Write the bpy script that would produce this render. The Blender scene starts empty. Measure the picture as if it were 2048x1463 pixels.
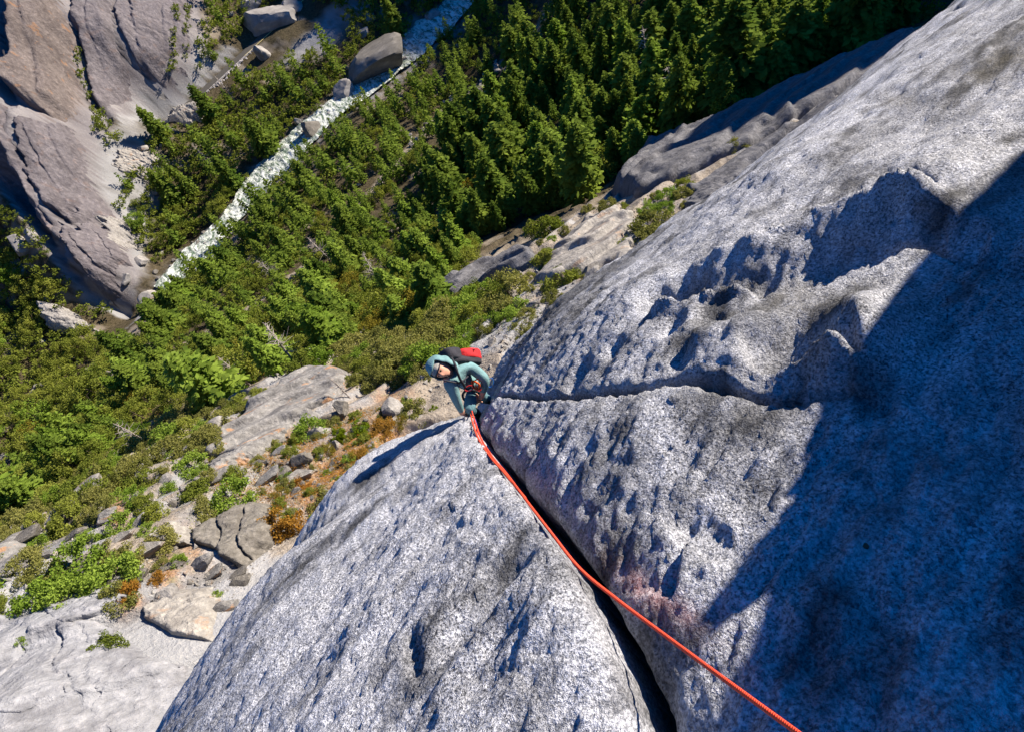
import bpy, bmesh, math, random, time
import numpy as np
from mathutils import Vector, Matrix
T0 = time.time()
rnd = random.Random(7)
NP = np.random.RandomState(7)
sc = bpy.context.scene
COL = sc.collection

# ------------------------------------------------------------------ camera
# world axes: X along the wall (right), Y out from the wall into the valley, Z up; the camera is the origin
F, CX, CY = 1138.0, 1024.0, 731.5
_D = np.array([326.0, -619.0, -F]); _D /= np.linalg.norm(_D)
_v = np.array([-.596, .80, 0.0]); _O = _v - _D * (_v @ _D); _O /= np.linalg.norm(_O)
RC = np.stack([np.cross(_O, -_D), _O, -_D])
cam = bpy.data.cameras.new('camera'); camo = bpy.data.objects.new('camera', cam); COL.objects.link(camo)
cam.sensor_width = 36.0; cam.lens = 36.0 * F / 2048.0; cam.clip_start = .05; cam.clip_end = 4000
camo.matrix_world = Matrix([list(RC[0]) + [0], list(RC[1]) + [0], list(RC[2]) + [0], [0, 0, 0, 1]])
sc.camera = camo

# ------------------------------------------------------------------ light
SUN = np.array([.90, .15, .40]); SUN /= np.linalg.norm(SUN)
w = bpy.data.worlds.new('World'); sc.world = w; w.use_nodes = True
nt = w.node_tree; nt.nodes.clear()
sky = nt.nodes.new('ShaderNodeTexSky'); sky.sky_type = 'NISHITA'; sky.sun_disc = False
sky.sun_elevation = math.asin(SUN[2]); sky.sun_rotation = math.atan2(SUN[0], SUN[1])
sky.altitude = 1300; sky.ozone_density = 10.0; sky.dust_density = 0.0; sky.air_density = 1.0
bg = nt.nodes.new('ShaderNodeBackground'); bg.inputs[1].default_value = .09
wo = nt.nodes.new('ShaderNodeOutputWorld')
hs = nt.nodes.new('ShaderNodeHueSaturation'); hs.inputs['Saturation'].default_value = 1.35; hs.inputs['Value'].default_value = 1.0
nt.links.new(sky.outputs[0], hs.inputs['Color']); nt.links.new(hs.outputs[0], bg.inputs[0]); nt.links.new(bg.outputs[0], wo.inputs[0])
sl = bpy.data.lights.new('sun', 'SUN'); sl.energy = 5.0; sl.angle = math.radians(.53); sl.color = (1.0, .885, .73)
so = bpy.data.objects.new('sun', sl); COL.objects.link(so); so.location = (40, 20, 40)
so.rotation_euler = Vector(SUN).to_track_quat('Z', 'Y').to_euler()
vs = sc.view_settings; vs.view_transform = 'Standard'; vs.look = 'None'; vs.gamma = 1; vs.use_curve_mapping = False
vs.exposure = 1.1
sc.cycles.max_bounces = 4; sc.cycles.diffuse_bounces = 2; sc.cycles.glossy_bounces = 1; sc.cycles.transmission_bounces = 2; sc.cycles.caustics_reflective = False; sc.cycles.caustics_refractive = False

# ------------------------------------------------------------------ helpers
def ray(px, py):
    px = np.asarray(px, float); py = np.asarray(py, float)
    c = np.stack([px - CX, CY - py, np.full(px.shape, -F)], -1)
    c /= np.linalg.norm(c, axis=-1, keepdims=True)
    return c @ RC.T
def proj(P):
    c = np.asarray(P) @ RC
    d = np.minimum(c[..., 2], -1e-6)
    return CX + F * c[..., 0] / -d, CY - F * c[..., 1] / -d, np.linalg.norm(P, axis=-1)
def pt(px, py, t): return Vector(ray(px, py) * t)

def _h(ix, iy, seed):
    n = (ix.astype(np.int64) * 374761393 + iy.astype(np.int64) * 668265263 + seed * 982451653) & 0xffffffff
    n = ((n ^ (n >> 13)) * 1274126177) & 0xffffffff
    n = (n ^ (n >> 16)) * 2246822519 & 0xffffffff
    return ((n ^ (n >> 15)) & 0xffffff) / float(0xffffff)
def vn(x, y, seed=0):
    x = np.asarray(x, float); y = np.asarray(y, float)
    ix = np.floor(x); iy = np.floor(y); fx = x - ix; fy = y - iy
    fx = fx * fx * fx * (fx * (fx * 6 - 15) + 10); fy = fy * fy * fy * (fy * (fy * 6 - 15) + 10)
    a = _h(ix, iy, seed); b = _h(ix + 1, iy, seed); c = _h(ix, iy + 1, seed); d = _h(ix + 1, iy + 1, seed)
    return (a + (b - a) * fx) * (1 - fy) + (c + (d - c) * fx) * fy
def fbm(x, y, o=4, seed=0, g=.5):
    s = 0; amp = 1; tot = 0
    for i in range(o):
        r = .6 * i
        xr = x * math.cos(r) - y * math.sin(r); yr = x * math.sin(r) + y * math.cos(r)
        s = s + amp * (vn(xr + 17.3 * i, yr - 9.1 * i, seed + i) - .5); tot += amp; amp *= g; x = x * 2.03; y = y * 2.03
    return s / tot * 2
def ss(a, b, x):
    t = np.clip((x - a) / (b - a), 0, 1); return t * t * (3 - 2 * t)
def polydist(x, y, L):
    """distance to polyline, signed side (+ = left of travel direction), parameter 0..1"""
    x = np.asarray(x, float); y = np.asarray(y, float)
    best = np.full(x.shape, 1e9); side = np.zeros(x.shape); par = np.zeros(x.shape)
    L = np.asarray(L, float); seg = np.linalg.norm(np.diff(L, axis=0), axis=1); cum = np.concatenate([[0], np.cumsum(seg)])
    for i in range(len(L) - 1):
        ax, ay = L[i]; dx, dy = L[i + 1] - L[i]; l2 = dx * dx + dy * dy
        tt = ((x - ax) * dx + (y - ay) * dy) / l2; t = np.clip(tt, 0, 1)
        d = np.hypot(x - ax - t * dx, y - ay - t * dy); m = d < best
        best = np.where(m, d, best); side = np.where(m, np.sign(dx * (y - ay) - dy * (x - ax)), side)
        par = np.where(m, (cum[i] + t * seg[i]) / cum[-1], par)
    return best, side, par
def inpoly(x, y, L):
    x = np.asarray(x, float); y = np.asarray(y, float); r = np.zeros(x.shape, bool); n = len(L); j = n - 1
    for i in range(n):
        xi, yi = L[i]; xj, yj = L[j]
        c = ((yi > y) != (yj > y)) & (x < (xj - xi) * (y - yi) / ((yj - yi) or 1e-9) + xi); r ^= c; j = i
    return r
def sdf(x, y, L):
    d = polydist(x, y, list(L) + [L[0]])[0]; return np.where(inpoly(x, y, L), d, -d)
def mesh_np(name, V, Fc, smooth=True):
    """V (n,3), Fc (m,k) uniform face size"""
    V = np.asarray(V, np.float32); Fc = np.asarray(Fc, np.int32); k = Fc.shape[1]
    me = bpy.data.meshes.new(name); me.vertices.add(len(V)); me.vertices.foreach_set('co', V.ravel())
    me.loops.add(Fc.size); me.loops.foreach_set('vertex_index', Fc.ravel())
    me.polygons.add(len(Fc)); me.polygons.foreach_set('loop_start', np.arange(0, Fc.size, k, dtype=np.int32))
    me.polygons.foreach_set('loop_total', np.full(len(Fc), k, np.int32))
    me.polygons.foreach_set('use_smooth', np.full(len(Fc), smooth, bool)); me.update(calc_edges=True)
    return me
def grid_faces(nv, nu, mask=None):
    i = np.arange(nv * nu).reshape(nv, nu)
    f = np.stack([i[:-1, :-1], i[:-1, 1:], i[1:, 1:], i[1:, :-1]], -1).reshape(-1, 4)
    if mask is not None:
        m = (mask[:-1, :-1] & mask[:-1, 1:] & mask[1:, 1:] & mask[1:, :-1]).ravel(); f = f[m]
    return f
def fattr(me, name, v):
    a = me.attributes.new(name, 'FLOAT', 'POINT'); a.data.foreach_set('value', np.asarray(v, np.float32).ravel())
def obj(name, me, mat=None, parent=None, label=None, cat=None, group=None, kind=None):
    o = bpy.data.objects.new(name, me); COL.objects.link(o)
    if me is not None and mat is not None:
        if not me.materials: me.materials.append(mat)
    if parent is not None: o.parent = parent
    if label: o['label'] = label
    if cat: o['category'] = cat
    if group: o['group'] = group
    if kind: o['kind'] = kind
    return o
def bm_mesh(name, bm, smooth=True):
    me = bpy.data.meshes.new(name); bm.to_mesh(me); bm.free()
    me.polygons.foreach_set('use_smooth', np.full(len(me.polygons), smooth, bool)); return me

# ---- material helper
class NT:
    def __init__(s, name):
        s.m = bpy.data.materials.new(name); s.m.use_nodes = True; s.t = s.m.node_tree; s.t.nodes.clear()
        s.out = s.n('ShaderNodeOutputMaterial')
    def n(s, t, **k):
        x = s.t.nodes.new(t)
        for a, b in k.items(): setattr(x, a, b)
        return x
    def l(s, a, b): s.t.links.new(a, b)
    def val(s, sock, v):
        if hasattr(v, 'links') or isinstance(v, bpy.types.NodeSocket): s.l(v, sock)
        else:
            if sock.type == 'RGBA' and len(v) == 3: v = (*v, 1)
            sock.default_value = v
    def coord(s, scale=(1, 1, 1), rot=(0, 0, 0)):
        if not hasattr(s, '_c'): s._c = s.n('ShaderNodeTexCoord')
        mp = s.n('ShaderNodeMapping'); mp.inputs['Scale'].default_value = scale; mp.inputs['Rotation'].default_value = rot
        s.l(s._c.outputs['Object'], mp.inputs[0]); return mp.outputs[0]
    def noise(s, vec, scale, detail=4, rough=.55, dist=0):
        x = s.n('ShaderNodeTexNoise'); s.l(vec, x.inputs['Vector']); x.inputs['Scale'].default_value = scale
        x.inputs['Detail'].default_value = detail; x.inputs['Roughness'].default_value = rough; x.inputs['Distortion'].default_value = dist
        return x.outputs[0]
    def vor(s, vec, scale, feature='F1', out=0, rand=1):
        x = s.n('ShaderNodeTexVoronoi', feature=feature); s.l(vec, x.inputs['Vector']); x.inputs['Scale'].default_value = scale
        x.inputs['Randomness'].default_value = rand
        return x.outputs[out]
    def ramp(s, f, stops):
        x = s.n('ShaderNodeValToRGB'); s.l(f, x.inputs[0]); e = x.color_ramp.elements
        while len(e) < len(stops): e.new(.5)
        for a, (p, c) in zip(e, stops):
            a.position = p; a.color = (c, c, c, 1) if isinstance(c, (int, float)) else (*c, 1)
        return x.outputs[0]
    def mix(s, f, a, b, blend='MIX'):
        x = s.n('ShaderNodeMix', data_type='RGBA', blend_type=blend)
        s.val(x.inputs[0], f); s.val(x.inputs[6], a); s.val(x.inputs[7], b); return x.outputs[2]
    def math(s, op, a, b=0.0):
        x = s.n('ShaderNodeMath', operation=op); s.val(x.inputs[0], a); s.val(x.inputs[1], b); return x.outputs[0]
    def attr(s, name): return s.n('ShaderNodeAttribute', attribute_name=name).outputs['Fac']
    def bump(s, h, strength, dist, nrm=None):
        x = s.n('ShaderNodeBump'); x.inputs['Strength'].default_value = strength; x.inputs['Distance'].default_value = dist
        s.l(h, x.inputs['Height'])
        if nrm is not None: s.l(nrm, x.inputs['Normal'])
        return x.outputs[0]
    def principled(s, color, rough=.9, spec=.2, nrm=None, **kw):
        p = s.n('ShaderNodeBsdfPrincipled'); s.val(p.inputs['Base Color'], color); s.val(p.inputs['Roughness'], rough)
        p.inputs['Specular IOR Level'].default_value = spec
        if nrm is not None: s.l(nrm, p.inputs['Normal'])
        for k, v in kw.items(): s.val(p.inputs[k], v)
        s.l(p.outputs[0], s.out.inputs[0]); return p
def plain(name, c, rough=.8, var=.25, scale=30, spec=.2):
    m = NT(name); co = m.coord(); n = m.noise(co, scale, 5)
    col = m.mix(m.ramp(n, [(.3, 0), (.7, 1)]), tuple(x * (1 - var) for x in c), tuple(min(1, x * (1 + var)) for x in c))
    m.principled(col, rough, spec, m.bump(n, .3, .01)); return m.m

# ------------------------------------------------------------------ near slab: base shape
def zslab(x, y):
    x = np.asarray(x, float); y = np.asarray(y, float)
    k = 1 + .062 * np.maximum(x, 0)
    lf = ss(.05, .8, -x); a = .66 - .23 * ss(-.2, 1.2, x) + .09 * lf; b2 = .178 - .045 * lf
    s = y / k
    sp = np.clip(s, 0, 9); p = 1.6 + a * np.clip(s, -99, 9) + b2 * sp * sp + np.maximum(s - 9, 0) * (a + 18 * b2)
    p = p + .02 * np.minimum(s, 0) ** 2
    dr = np.maximum(-x - 1.3, 0)
    return -k * p - .25 * dr * dr
def hit(fn, px, py, t0=.6, t1=30, n=500, lg=True):
    d = ray(px, py); sh = d.shape[:-1]; d = d.reshape(-1, 3)
    ts = np.geomspace(t0, t1, n) if lg else np.linspace(t0, t1, n)
    done = np.full(len(d), float(t1)); alive = np.ones(len(d), bool); prev = np.full(len(d), float(t0))
    for t in ts:
        P = d * t; below = (P[:, 2] < fn(P[:, 0], P[:, 1])) & alive
        done[below] = t; alive &= ~below; prev[alive] = t
        if not alive.any(): break
    lo = prev.copy(); hi = done.copy()
    for _ in range(12):
        mid = (lo + hi) / 2; P = d * mid[:, None]; b = P[:, 2] < fn(P[:, 0], P[:, 1])
        hi = np.where(b, mid, hi); lo = np.where(b, lo, mid)
    return (d * hi[:, None]).reshape(sh + (3,)), (~alive).reshape(sh)
CA, SA = math.cos(math.radians(50)), math.sin(math.radians(50))
def wof(y, z): return y * CA - z * SA          # distance down the mean slope
def slab_line(pts):
    pts = np.array(pts, float); P, ok = hit(zslab, pts[:, 0], pts[:, 1], .6, 25); far = np.linalg.norm(P, axis=1) > 16
    P[far] = ray(pts[far, 0], pts[far, 1]) * 8.0
    return np.stack([P[:, 0], wof(P[:, 1], P[:, 2])], -1)

CRACK_PX = [(930, 826), (950, 850), (964, 880), (990, 922), (1030, 975), (1075, 1035), (1120, 1095), (1160, 1155), (1194, 1225), (1228, 1305), (1260, 1390), (1290, 1475), (1320, 1560), (1370, 1680)]
L_CRACK = slab_line(CRACK_PX[2:])
L_CRACK = np.concatenate([[[L_CRACK[0][0] - .02, 30.0], [L_CRACK[0][0] - .01, L_CRACK[0][1] + 1.5]], L_CRACK])
L_SEAM = slab_line([(955, 800), (1000, 797), (1080, 797), (1200, 791), (1300, 789), (1340, 778), (1385, 774), (1430, 781), (1500, 790), (1600, 797), (1700, 790), (1790, 815), (1850, 850)])
L_HOL = slab_line([(1330, 665), (1400, 640), (1470, 650), (1540, 632), (1600, 600), (1660, 563), (1730, 525), (1800, 488), (1870, 487), (1950, 505), (2060, 514), (2200, 525)])
_s = np.concatenate([[0], np.cumsum(np.linalg.norm(np.diff(L_HOL, axis=0), axis=1))]); HOLP = _s / _s[-1]
L_BAND = slab_line([(1290, 610), (1380, 570), (1480, 545), (1580, 500), (1680, 465), (1780, 440), (1880, 400)])
L_BAND2 = slab_line([(1500, 735), (1570, 715), (1640, 690), (1710, 690)])
L_RIB = slab_line([(1395, 1020), (1372, 1060), (1352, 1120), (1330, 1190)])
def spots(lst):
    L = slab_line([(a, b) for a, b, *_ in lst]); return [(L[i][0], L[i][1], *lst[i][2:]) for i in range(len(lst))]
#  px, py, radius across x, radius down slope, depth
SPOTS = spots([(1590, 722, .24, .12, .06), (1352, 655, .10, .07, .05), (1376, 722, .08, .06, .04), (1418, 640, .07, .06, .04),
               (1230, 700, .07, .06, .04), (1310, 600, .10, .08, .05), (1155, 755, .12, .07, .05), (1860, 395, .40, .22, -.16), (1385, 632, .07, .05, -.055), (1400, 700, .08, .05, -.05), (1710, 680, .20, .13, -.16),
               (1480, 700, .3, .2, -.05), (1540, 370, .5, .3, -.05),
               (1050, 1130, .16, .10, .035), (990, 1215, .18, .08, .04), (960, 960, .14, .06, .03), (850, 1330, .03, .10, .03), (700, 1180, .25, .06, .03),
               (1130, 1240, .12, .12, -.03), (780, 1290, .2, .1, .03), (1020, 1330, .14, .1, .025), (600, 1300, .3, .08, .04), (1280, 870, .22, .2, -.02),
               (1400, 1060, .06, .16, .03), (1330, 1060, .10, .15, -.03), (1190, 960, .2, .14, .03), (880, 1100, .2, .1, .02)])
def slab_d(x, wv):
    d = .18 * fbm(x * .45 + 3, wv * .55, 3, 11) * np.clip(.35 + .12 * wv, .35, 1.3)
    d = d + .050 * fbm(x * 1.0, wv * 1.8 - x * .5, 3, 21)
    d = d + .022 * fbm(x * 2.6, wv * 7.0 - x * 1.6, 4, 31, .65)
    rg = 1 - np.abs(fbm(x * 1.4 + 5, wv * 4.8 - x * 1.2, 4, 41, .6)); d = d - .014 * np.clip(rg - .80, 0, 1) / .20
    d = d + .017 * fbm(x * 8, wv * 24 - x * 7, 4, 51, .78)
    fl = fbm(x * 1.7 + 40, wv * 3.6 - x * .9, 4, 55, .6); fl = fl * 4 - np.floor(fl * 4); d = d - .012 * (fl - ss(.85, 1, fl))
    for (sx, sw, rx, rw, dp) in SPOTS:
        q = ((x - sx) / rx) ** 2 + ((wv - sw - .25 * (x - sx)) / rw) ** 2
        d = d - dp * np.exp(-q * q if dp > 0 else -q)
    d = d + .22 * np.exp(-((x + 1.25) / .9) ** 2 - ((wv - 6.6) / .75) ** 2) - .13 * np.exp(-((x + 1.2) / .9) ** 2 - ((wv - 5.3) / .7) ** 2)
    # hollow on the outer side of a long seam
    dist, side, par = polydist(x, wv, L_HOL)
    dep = np.interp(par, HOLP, [0, .03, .05, .06, .07, .07, .07, .07, .08, .08, .10, .10]); wid = np.interp(par, HOLP, [.15, .30, .40, .50, .55, .55, .50, .35, .2, .15, .15, .15])
    jag = .07 * fbm(x * 4, wv * 4, 4, 71)
    outer = side > 0
    prof = np.where(outer, 1 - ss(0, 1, (dist + jag) / wid), 1 - ss(0, .06, dist + jag * .3))
    d = d - dep * np.clip(prof, 0, 1) - .05 * np.exp(-(dist / .022) ** 2) * np.interp(par, HOLP, [0, 0, 0, 0, 0, 0, 0, .5, 1, 1, 1, 1])
    for LB, wb, hb in ((L_BAND, .24, .28), (L_BAND2, .12, .13)):
        dist, side, par = polydist(x, wv + .12 * fbm(x * 2.5, wv * 2.5, 4, 91), LB)
        q = (x + .5 * wv + .22 * fbm(x * 2, wv * 3, 4, 93)) / .62; q = q - np.floor(q)
        d = d + hb * (q * (1 - ss(.93, 1, q)) - .5) * np.exp(-(dist / wb) ** 4) * ss(0, .12, par) * (1 - ss(.9, 1, par))
    # thin seam
    j2 = .03 * fbm(x * 9, wv * 9, 3, 61); dist, side, par = polydist(x, wv + j2, L_SEAM)
    fade = 1 - ss(.92, 1, par)
    d = d - fade * (.075 * np.exp(-(dist / (.012 + .008 * ss(.6, .8, par))) ** 2) + .008 * np.exp(-dist / .08) * (side < 0) + .012 * np.exp(-dist / .15) * (side > 0))
    # small rib
    dist, side, par = polydist(x, wv, L_RIB)
    en = ss(0, .2, par) * (1 - ss(.85, 1, par)); d = d - .05 * en * np.where(side < 0, np.exp(-dist / .10), np.exp(-(dist / .01) ** 2))
    # splitter crack
    j3 = .018 * fbm(x * 5, wv * 5, 3, 81) + .006 * fbm(x * 22, wv * 22, 2, 82)
    dist, side, par = polydist(x + j3, wv, L_CRACK)
    sd = dist * side                       # + = right of the crack
    gap = (.024 + .014 * vn(wv * 3, wv * 0, 5)) * (1 - .45 * ss(2.0, 3.4, wv))
    r = np.maximum(sd - gap, 0)
    dr = -(.145 - .05 * ss(1.8, 3.4, wv)) * np.exp(-r / .17) - .03 * np.exp(-r / .03)
    dl = -.045 * np.exp(np.minimum(sd, 0) / .035) + .03 * np.exp(np.minimum(sd, 0) / .35)
    dc = -.62
    tw = ss(-.006, .016, sd); tr = ss(gap - .012, gap + .014, sd)
    e = np.where(sd < gap * .5, dl * (1 - tw) + dc * tw, dc * (1 - tr) + dr * tr)
    return d + e

def slab_n(x, y):
    e = 1e-3; zx = (zslab(x + e, y) - zslab(x - e, y)) / (2 * e); zy = (zslab(x, y + e) - zslab(x, y - e)) / (2 * e)
    n = np.stack([-zx, -zy, np.ones_like(zx)], -1); return n / np.linalg.norm(n, axis=-1, keepdims=True)
# ------------------------------------------------------------------ granite materials
def granite_near():
    m = NT('granite_close'); co = m.coord(); st = m.coord((.55, 1, 1.2))
    sp = m.noise(co, 75, 3, .75); dkn = m.noise(co, 120, 2, .65)
    base = m.mix(m.ramp(sp, [(.36, 0), (.64, 1)]), (.175, .184, .212), (.635, .652, .715))
    base = m.mix(m.math('MULTIPLY', m.ramp(dkn, [(.54, 0), (.61, 1)]), m.attr('mott')), base, (.045, .048, .060))
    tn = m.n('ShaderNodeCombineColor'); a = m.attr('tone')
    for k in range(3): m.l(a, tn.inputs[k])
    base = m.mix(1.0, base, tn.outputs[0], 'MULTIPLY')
    base = m.mix(m.attr('lichen'), base, (.10, .085, .05))  # attribute holds lichen, seam dirt and painted shade
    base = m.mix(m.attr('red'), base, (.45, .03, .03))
    base = m.mix(m.attr('pale'), base, (.55, .56, .58))
    h = m.math('ADD', m.noise(st, 16, 6, .78), m.math('MULTIPLY', sp, .30))
    m.principled(base, .80, .3, m.bump(h, 1.0, .045)); return m.m
M_GRAN = granite_near()
def granite_far(name, c1, c2, streak, scale=1.0, dark=(.07, .065, .07), orange=.0):
    m = NT(name); co = m.coord(); st = m.coord(streak)
    a = m.noise(co, 2.2 * scale, 5, .68); b = m.noise(st, .8 * scale, 5, .65, .4)
    col = m.mix(m.ramp(a, [(.34, 0), (.66, 1)]), c1, c2)
    col = m.mix(m.math('MULTIPLY', m.ramp(b, [(.47, 0), (.62, 1)]), .6), col, m.mix(1.0, col, (.50, .49, .50), 'MULTIPLY'))
    col = m.mix(m.math('MULTIPLY', m.ramp(a, [(.56, 0), (.70, 1)]), .5), col, m.mix(1.0, col, (1.5, 1.45, 1.4), 'MULTIPLY'))
    col = m.mix(m.math('MULTIPLY', m.ramp(b, [(.28, 1), (.40, 0)]), .5), col, dark)
    if orange:
        og = m.math('MULTIPLY', m.ramp(m.noise(m.coord((.18, 1, .8), (0, 0, .25)), .9 * scale, 3, .6), [(.60, 0), (.66, 1)]), orange)
        col = m.mix(og, col, (.45, .20, .05))
    m.principled(col, .92, .15, m.bump(m.math('ADD', a, b), .9, .25 / scale)); return m.m
def terrain_mat():
    m = NT('valley_ground'); co = m.coord()
    n2 = m.noise(co, 1.2, 5, .7); n3 = m.noise(co, 6, 4, .68); n1 = m.attr('n1'); sk = m.attr('streak'); s1 = m.attr('grain')
    duff = m.mix(m.ramp(n2, [(.35, 0), (.65, 1)]), (.035, .026, .016), (.11, .085, .055))
    duff = m.mix(m.math('MULTIPLY', m.ramp(n3, [(.5, 0), (.62, 1)]), .5), duff, (.05, .065, .02))
    sand = m.mix(m.ramp(n3, [(.3, 0), (.7, 1)]), (.22, .185, .15), (.41, .36, .305))
    sand = m.mix(m.math('MULTIPLY', m.ramp(n2, [(.54, 0), (.66, 1)]), .7), sand, (.15, .12, .085))
    gr = m.mix(n1, (.23, .235, .25), (.38, .385, .40))
    gr = m.mix(m.math('MULTIPLY', s1, .7), gr, (.13, .127, .13))
    gr = m.mix(m.math('MULTIPLY', m.ramp(n3, [(.53, 0), (.70, 1)]), .4), gr, (.60, .57, .54))
    cl = m.mix(n1, (.150, .138, .145), (.215, .202, .210))
    cl = m.mix(m.math('MULTIPLY', m.ramp(sk, [(.54, 0), (.72, 1)]), .5), cl, (.10, .083, .085))
    cl = m.mix(m.math('MULTIPLY', m.ramp(sk, [(.26, 1), (.40, 0)]), .45), cl, (.30, .285, .28))
    cl = m.mix(m.math('MULTIPLY', m.attr('brown'), .45), cl, (.22, .145, .10))
    cl = m.mix(m.math('MULTIPLY', m.ramp(n2, [(.54, 0), (.68, 1)]), .25), cl, (.40, .37, .36))
    og = m.mix(m.ramp(n3, [(.35, 0), (.65, 1)]), (.20, .075, .025), (.45, .23, .07))
    og = m.mix(m.math('MULTIPLY', m.ramp(n2, [(.5, 0), (.6, 1)]), .7), og, (.15, .15, .045))
    col = m.mix(m.attr('sand'), duff, sand)
    col = m.mix(m.attr('rock'), col, gr)
    col = m.mix(m.attr('orange'), col, og)
    col = m.mix(m.attr('cliff'), col, cl)
    col = m.mix(m.attr('cracks'), col, (.03, .028, .03))
    m.principled(col, .95, .1, m.bump(m.math('ADD', n3, m.math('MULTIPLY', n2, 2.0)), .7, .25)); return m.m
M_GROUND = terrain_mat()

# ------------------------------------------------------------------ near slab mesh
def build_slab():
    nu, nv = 710, 550
    x = 1.15 * np.sinh(np.linspace(-math.asinh(9 / 1.15), math.asinh(27 / 1.15), nu))
    y = 1.15 * np.sinh(np.linspace(-math.asinh(4.5 / 1.15), math.asinh(17 / 1.15), nv))
    X, Y = np.meshgrid(x, y); Zb = zslab(X, Y); W = wof(Y, Zb)
    zx = np.gradient(Zb, x, axis=1); zy = np.gradient(Zb, y, axis=0)
    N = np.stack([-zx, -zy, np.ones_like(Zb)], -1); N /= np.linalg.norm(N, axis=-1, keepdims=True)
    d = slab_d(X, W)
    P = np.stack([X, Y, Zb], -1) + N * d[..., None]
    me = mesh_np('granite_slab', P.reshape(-1, 3), grid_faces(nv, nu))
    px, py, t = proj(P)
    n = fbm(px / 60, py / 60, 3, 5)
    g = lambda cx, cy, rx, ry: np.exp(-((px - cx) / rx) ** 2 - ((py - cy) / ry) ** 2)
    lich_shade = np.zeros_like(px)
    for (cx, cy, rx, ry, a) in [(2030, 115, 60, 22, .8), (1960, 150, 50, 12, .5), (1800, 200, 60, 14, .4), (1590, 600, 60, 40, .35), (1600, 690, 70, 40, .3), (1300, 1270, 70, 120, .35), (1250, 1060, 40, 80, .3)]:  # lichen at the top right; the crack and hollow patches paint in shade
        lich_shade = np.maximum(lich_shade, a * g(cx, cy, rx, ry) * np.clip(.7 + 1.2 * n, 0, 1))
    ds, _, ps = polydist(X, W + .03 * fbm(X * 9, W * 9, 3, 61), L_SEAM); lich_shade = np.maximum(lich_shade, .9 * np.exp(-(ds / .014) ** 2) * (1 - ss(.8, 1, ps)))  # seam line darkened: dirt plus the groove's shade in the colour
    fattr(me, 'lichen', lich_shade)
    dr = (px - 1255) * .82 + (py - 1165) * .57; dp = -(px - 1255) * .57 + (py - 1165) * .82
    fattr(me, 'red', .55 * np.exp(-((dr - 70) / 85) ** 2 - ((dp + 12) / 28) ** 2) * np.clip(.8 + n, 0, 1))  # red glow bounced off the rope, put into the rock colour
    fattr(me, 'pale', .8 * g(1732, 1096, 13, 13) + .35 * g(1280, 775, 260, 16))
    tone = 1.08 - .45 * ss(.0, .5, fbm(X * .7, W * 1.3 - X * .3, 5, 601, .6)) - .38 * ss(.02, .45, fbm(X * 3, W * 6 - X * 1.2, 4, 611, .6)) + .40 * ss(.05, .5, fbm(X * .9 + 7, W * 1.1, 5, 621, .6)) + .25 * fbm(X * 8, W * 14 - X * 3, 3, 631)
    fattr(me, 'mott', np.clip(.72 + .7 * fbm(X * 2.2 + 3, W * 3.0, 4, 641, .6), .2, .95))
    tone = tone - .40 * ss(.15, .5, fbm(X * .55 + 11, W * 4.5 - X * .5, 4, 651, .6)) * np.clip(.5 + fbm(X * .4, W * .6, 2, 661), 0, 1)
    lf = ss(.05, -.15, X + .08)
    tone = tone * (1 + .22 * lf) + .40 * g(1150, 1230, 110, 150) * lf + .30 * g(1000, 900, 60, 60) * lf - .30 * g(1040, 1120, 70, 55) - .22 * g(960, 1230, 80, 50) + .25 * g(1330, 900, 90, 90) + .2 * g(1290, 1080, 60, 60) - .25 * g(1480, 620, 160, 60) - .2 * g(1250, 880, 40, 60)  # left side and crack lip lightened, hollows darkened: light and shade in the tone
    tone = .97 + 1.5 * (tone - .97) + .16 * fbm(X * 5, W * 16 - X * 4, 4, 671, .7); fattr(me, 'tone', np.clip(tone, .22, 1.38))  # stretched contrast puts raking highlights and darks into the rock colour
    global SLX, SLY, SLZ
    SLX, SLY, SLZ = x, y, Zb + d / N[..., 2]
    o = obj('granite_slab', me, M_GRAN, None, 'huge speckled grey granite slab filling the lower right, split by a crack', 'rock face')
    return o
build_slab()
def zs2(x, y):
    ux = np.interp(x, SLX, np.arange(len(SLX))); uy = np.interp(y, SLY, np.arange(len(SLY)))
    ix = np.minimum(ux.astype(int), len(SLX) - 2); iy = np.minimum(uy.astype(int), len(SLY) - 2); fx = ux - ix; fy = uy - iy
    return (SLZ[iy, ix] * (1 - fx) + SLZ[iy, ix + 1] * fx) * (1 - fy) + (SLZ[iy + 1, ix] * (1 - fx) + SLZ[iy + 1, ix + 1] * fx) * fy

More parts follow.
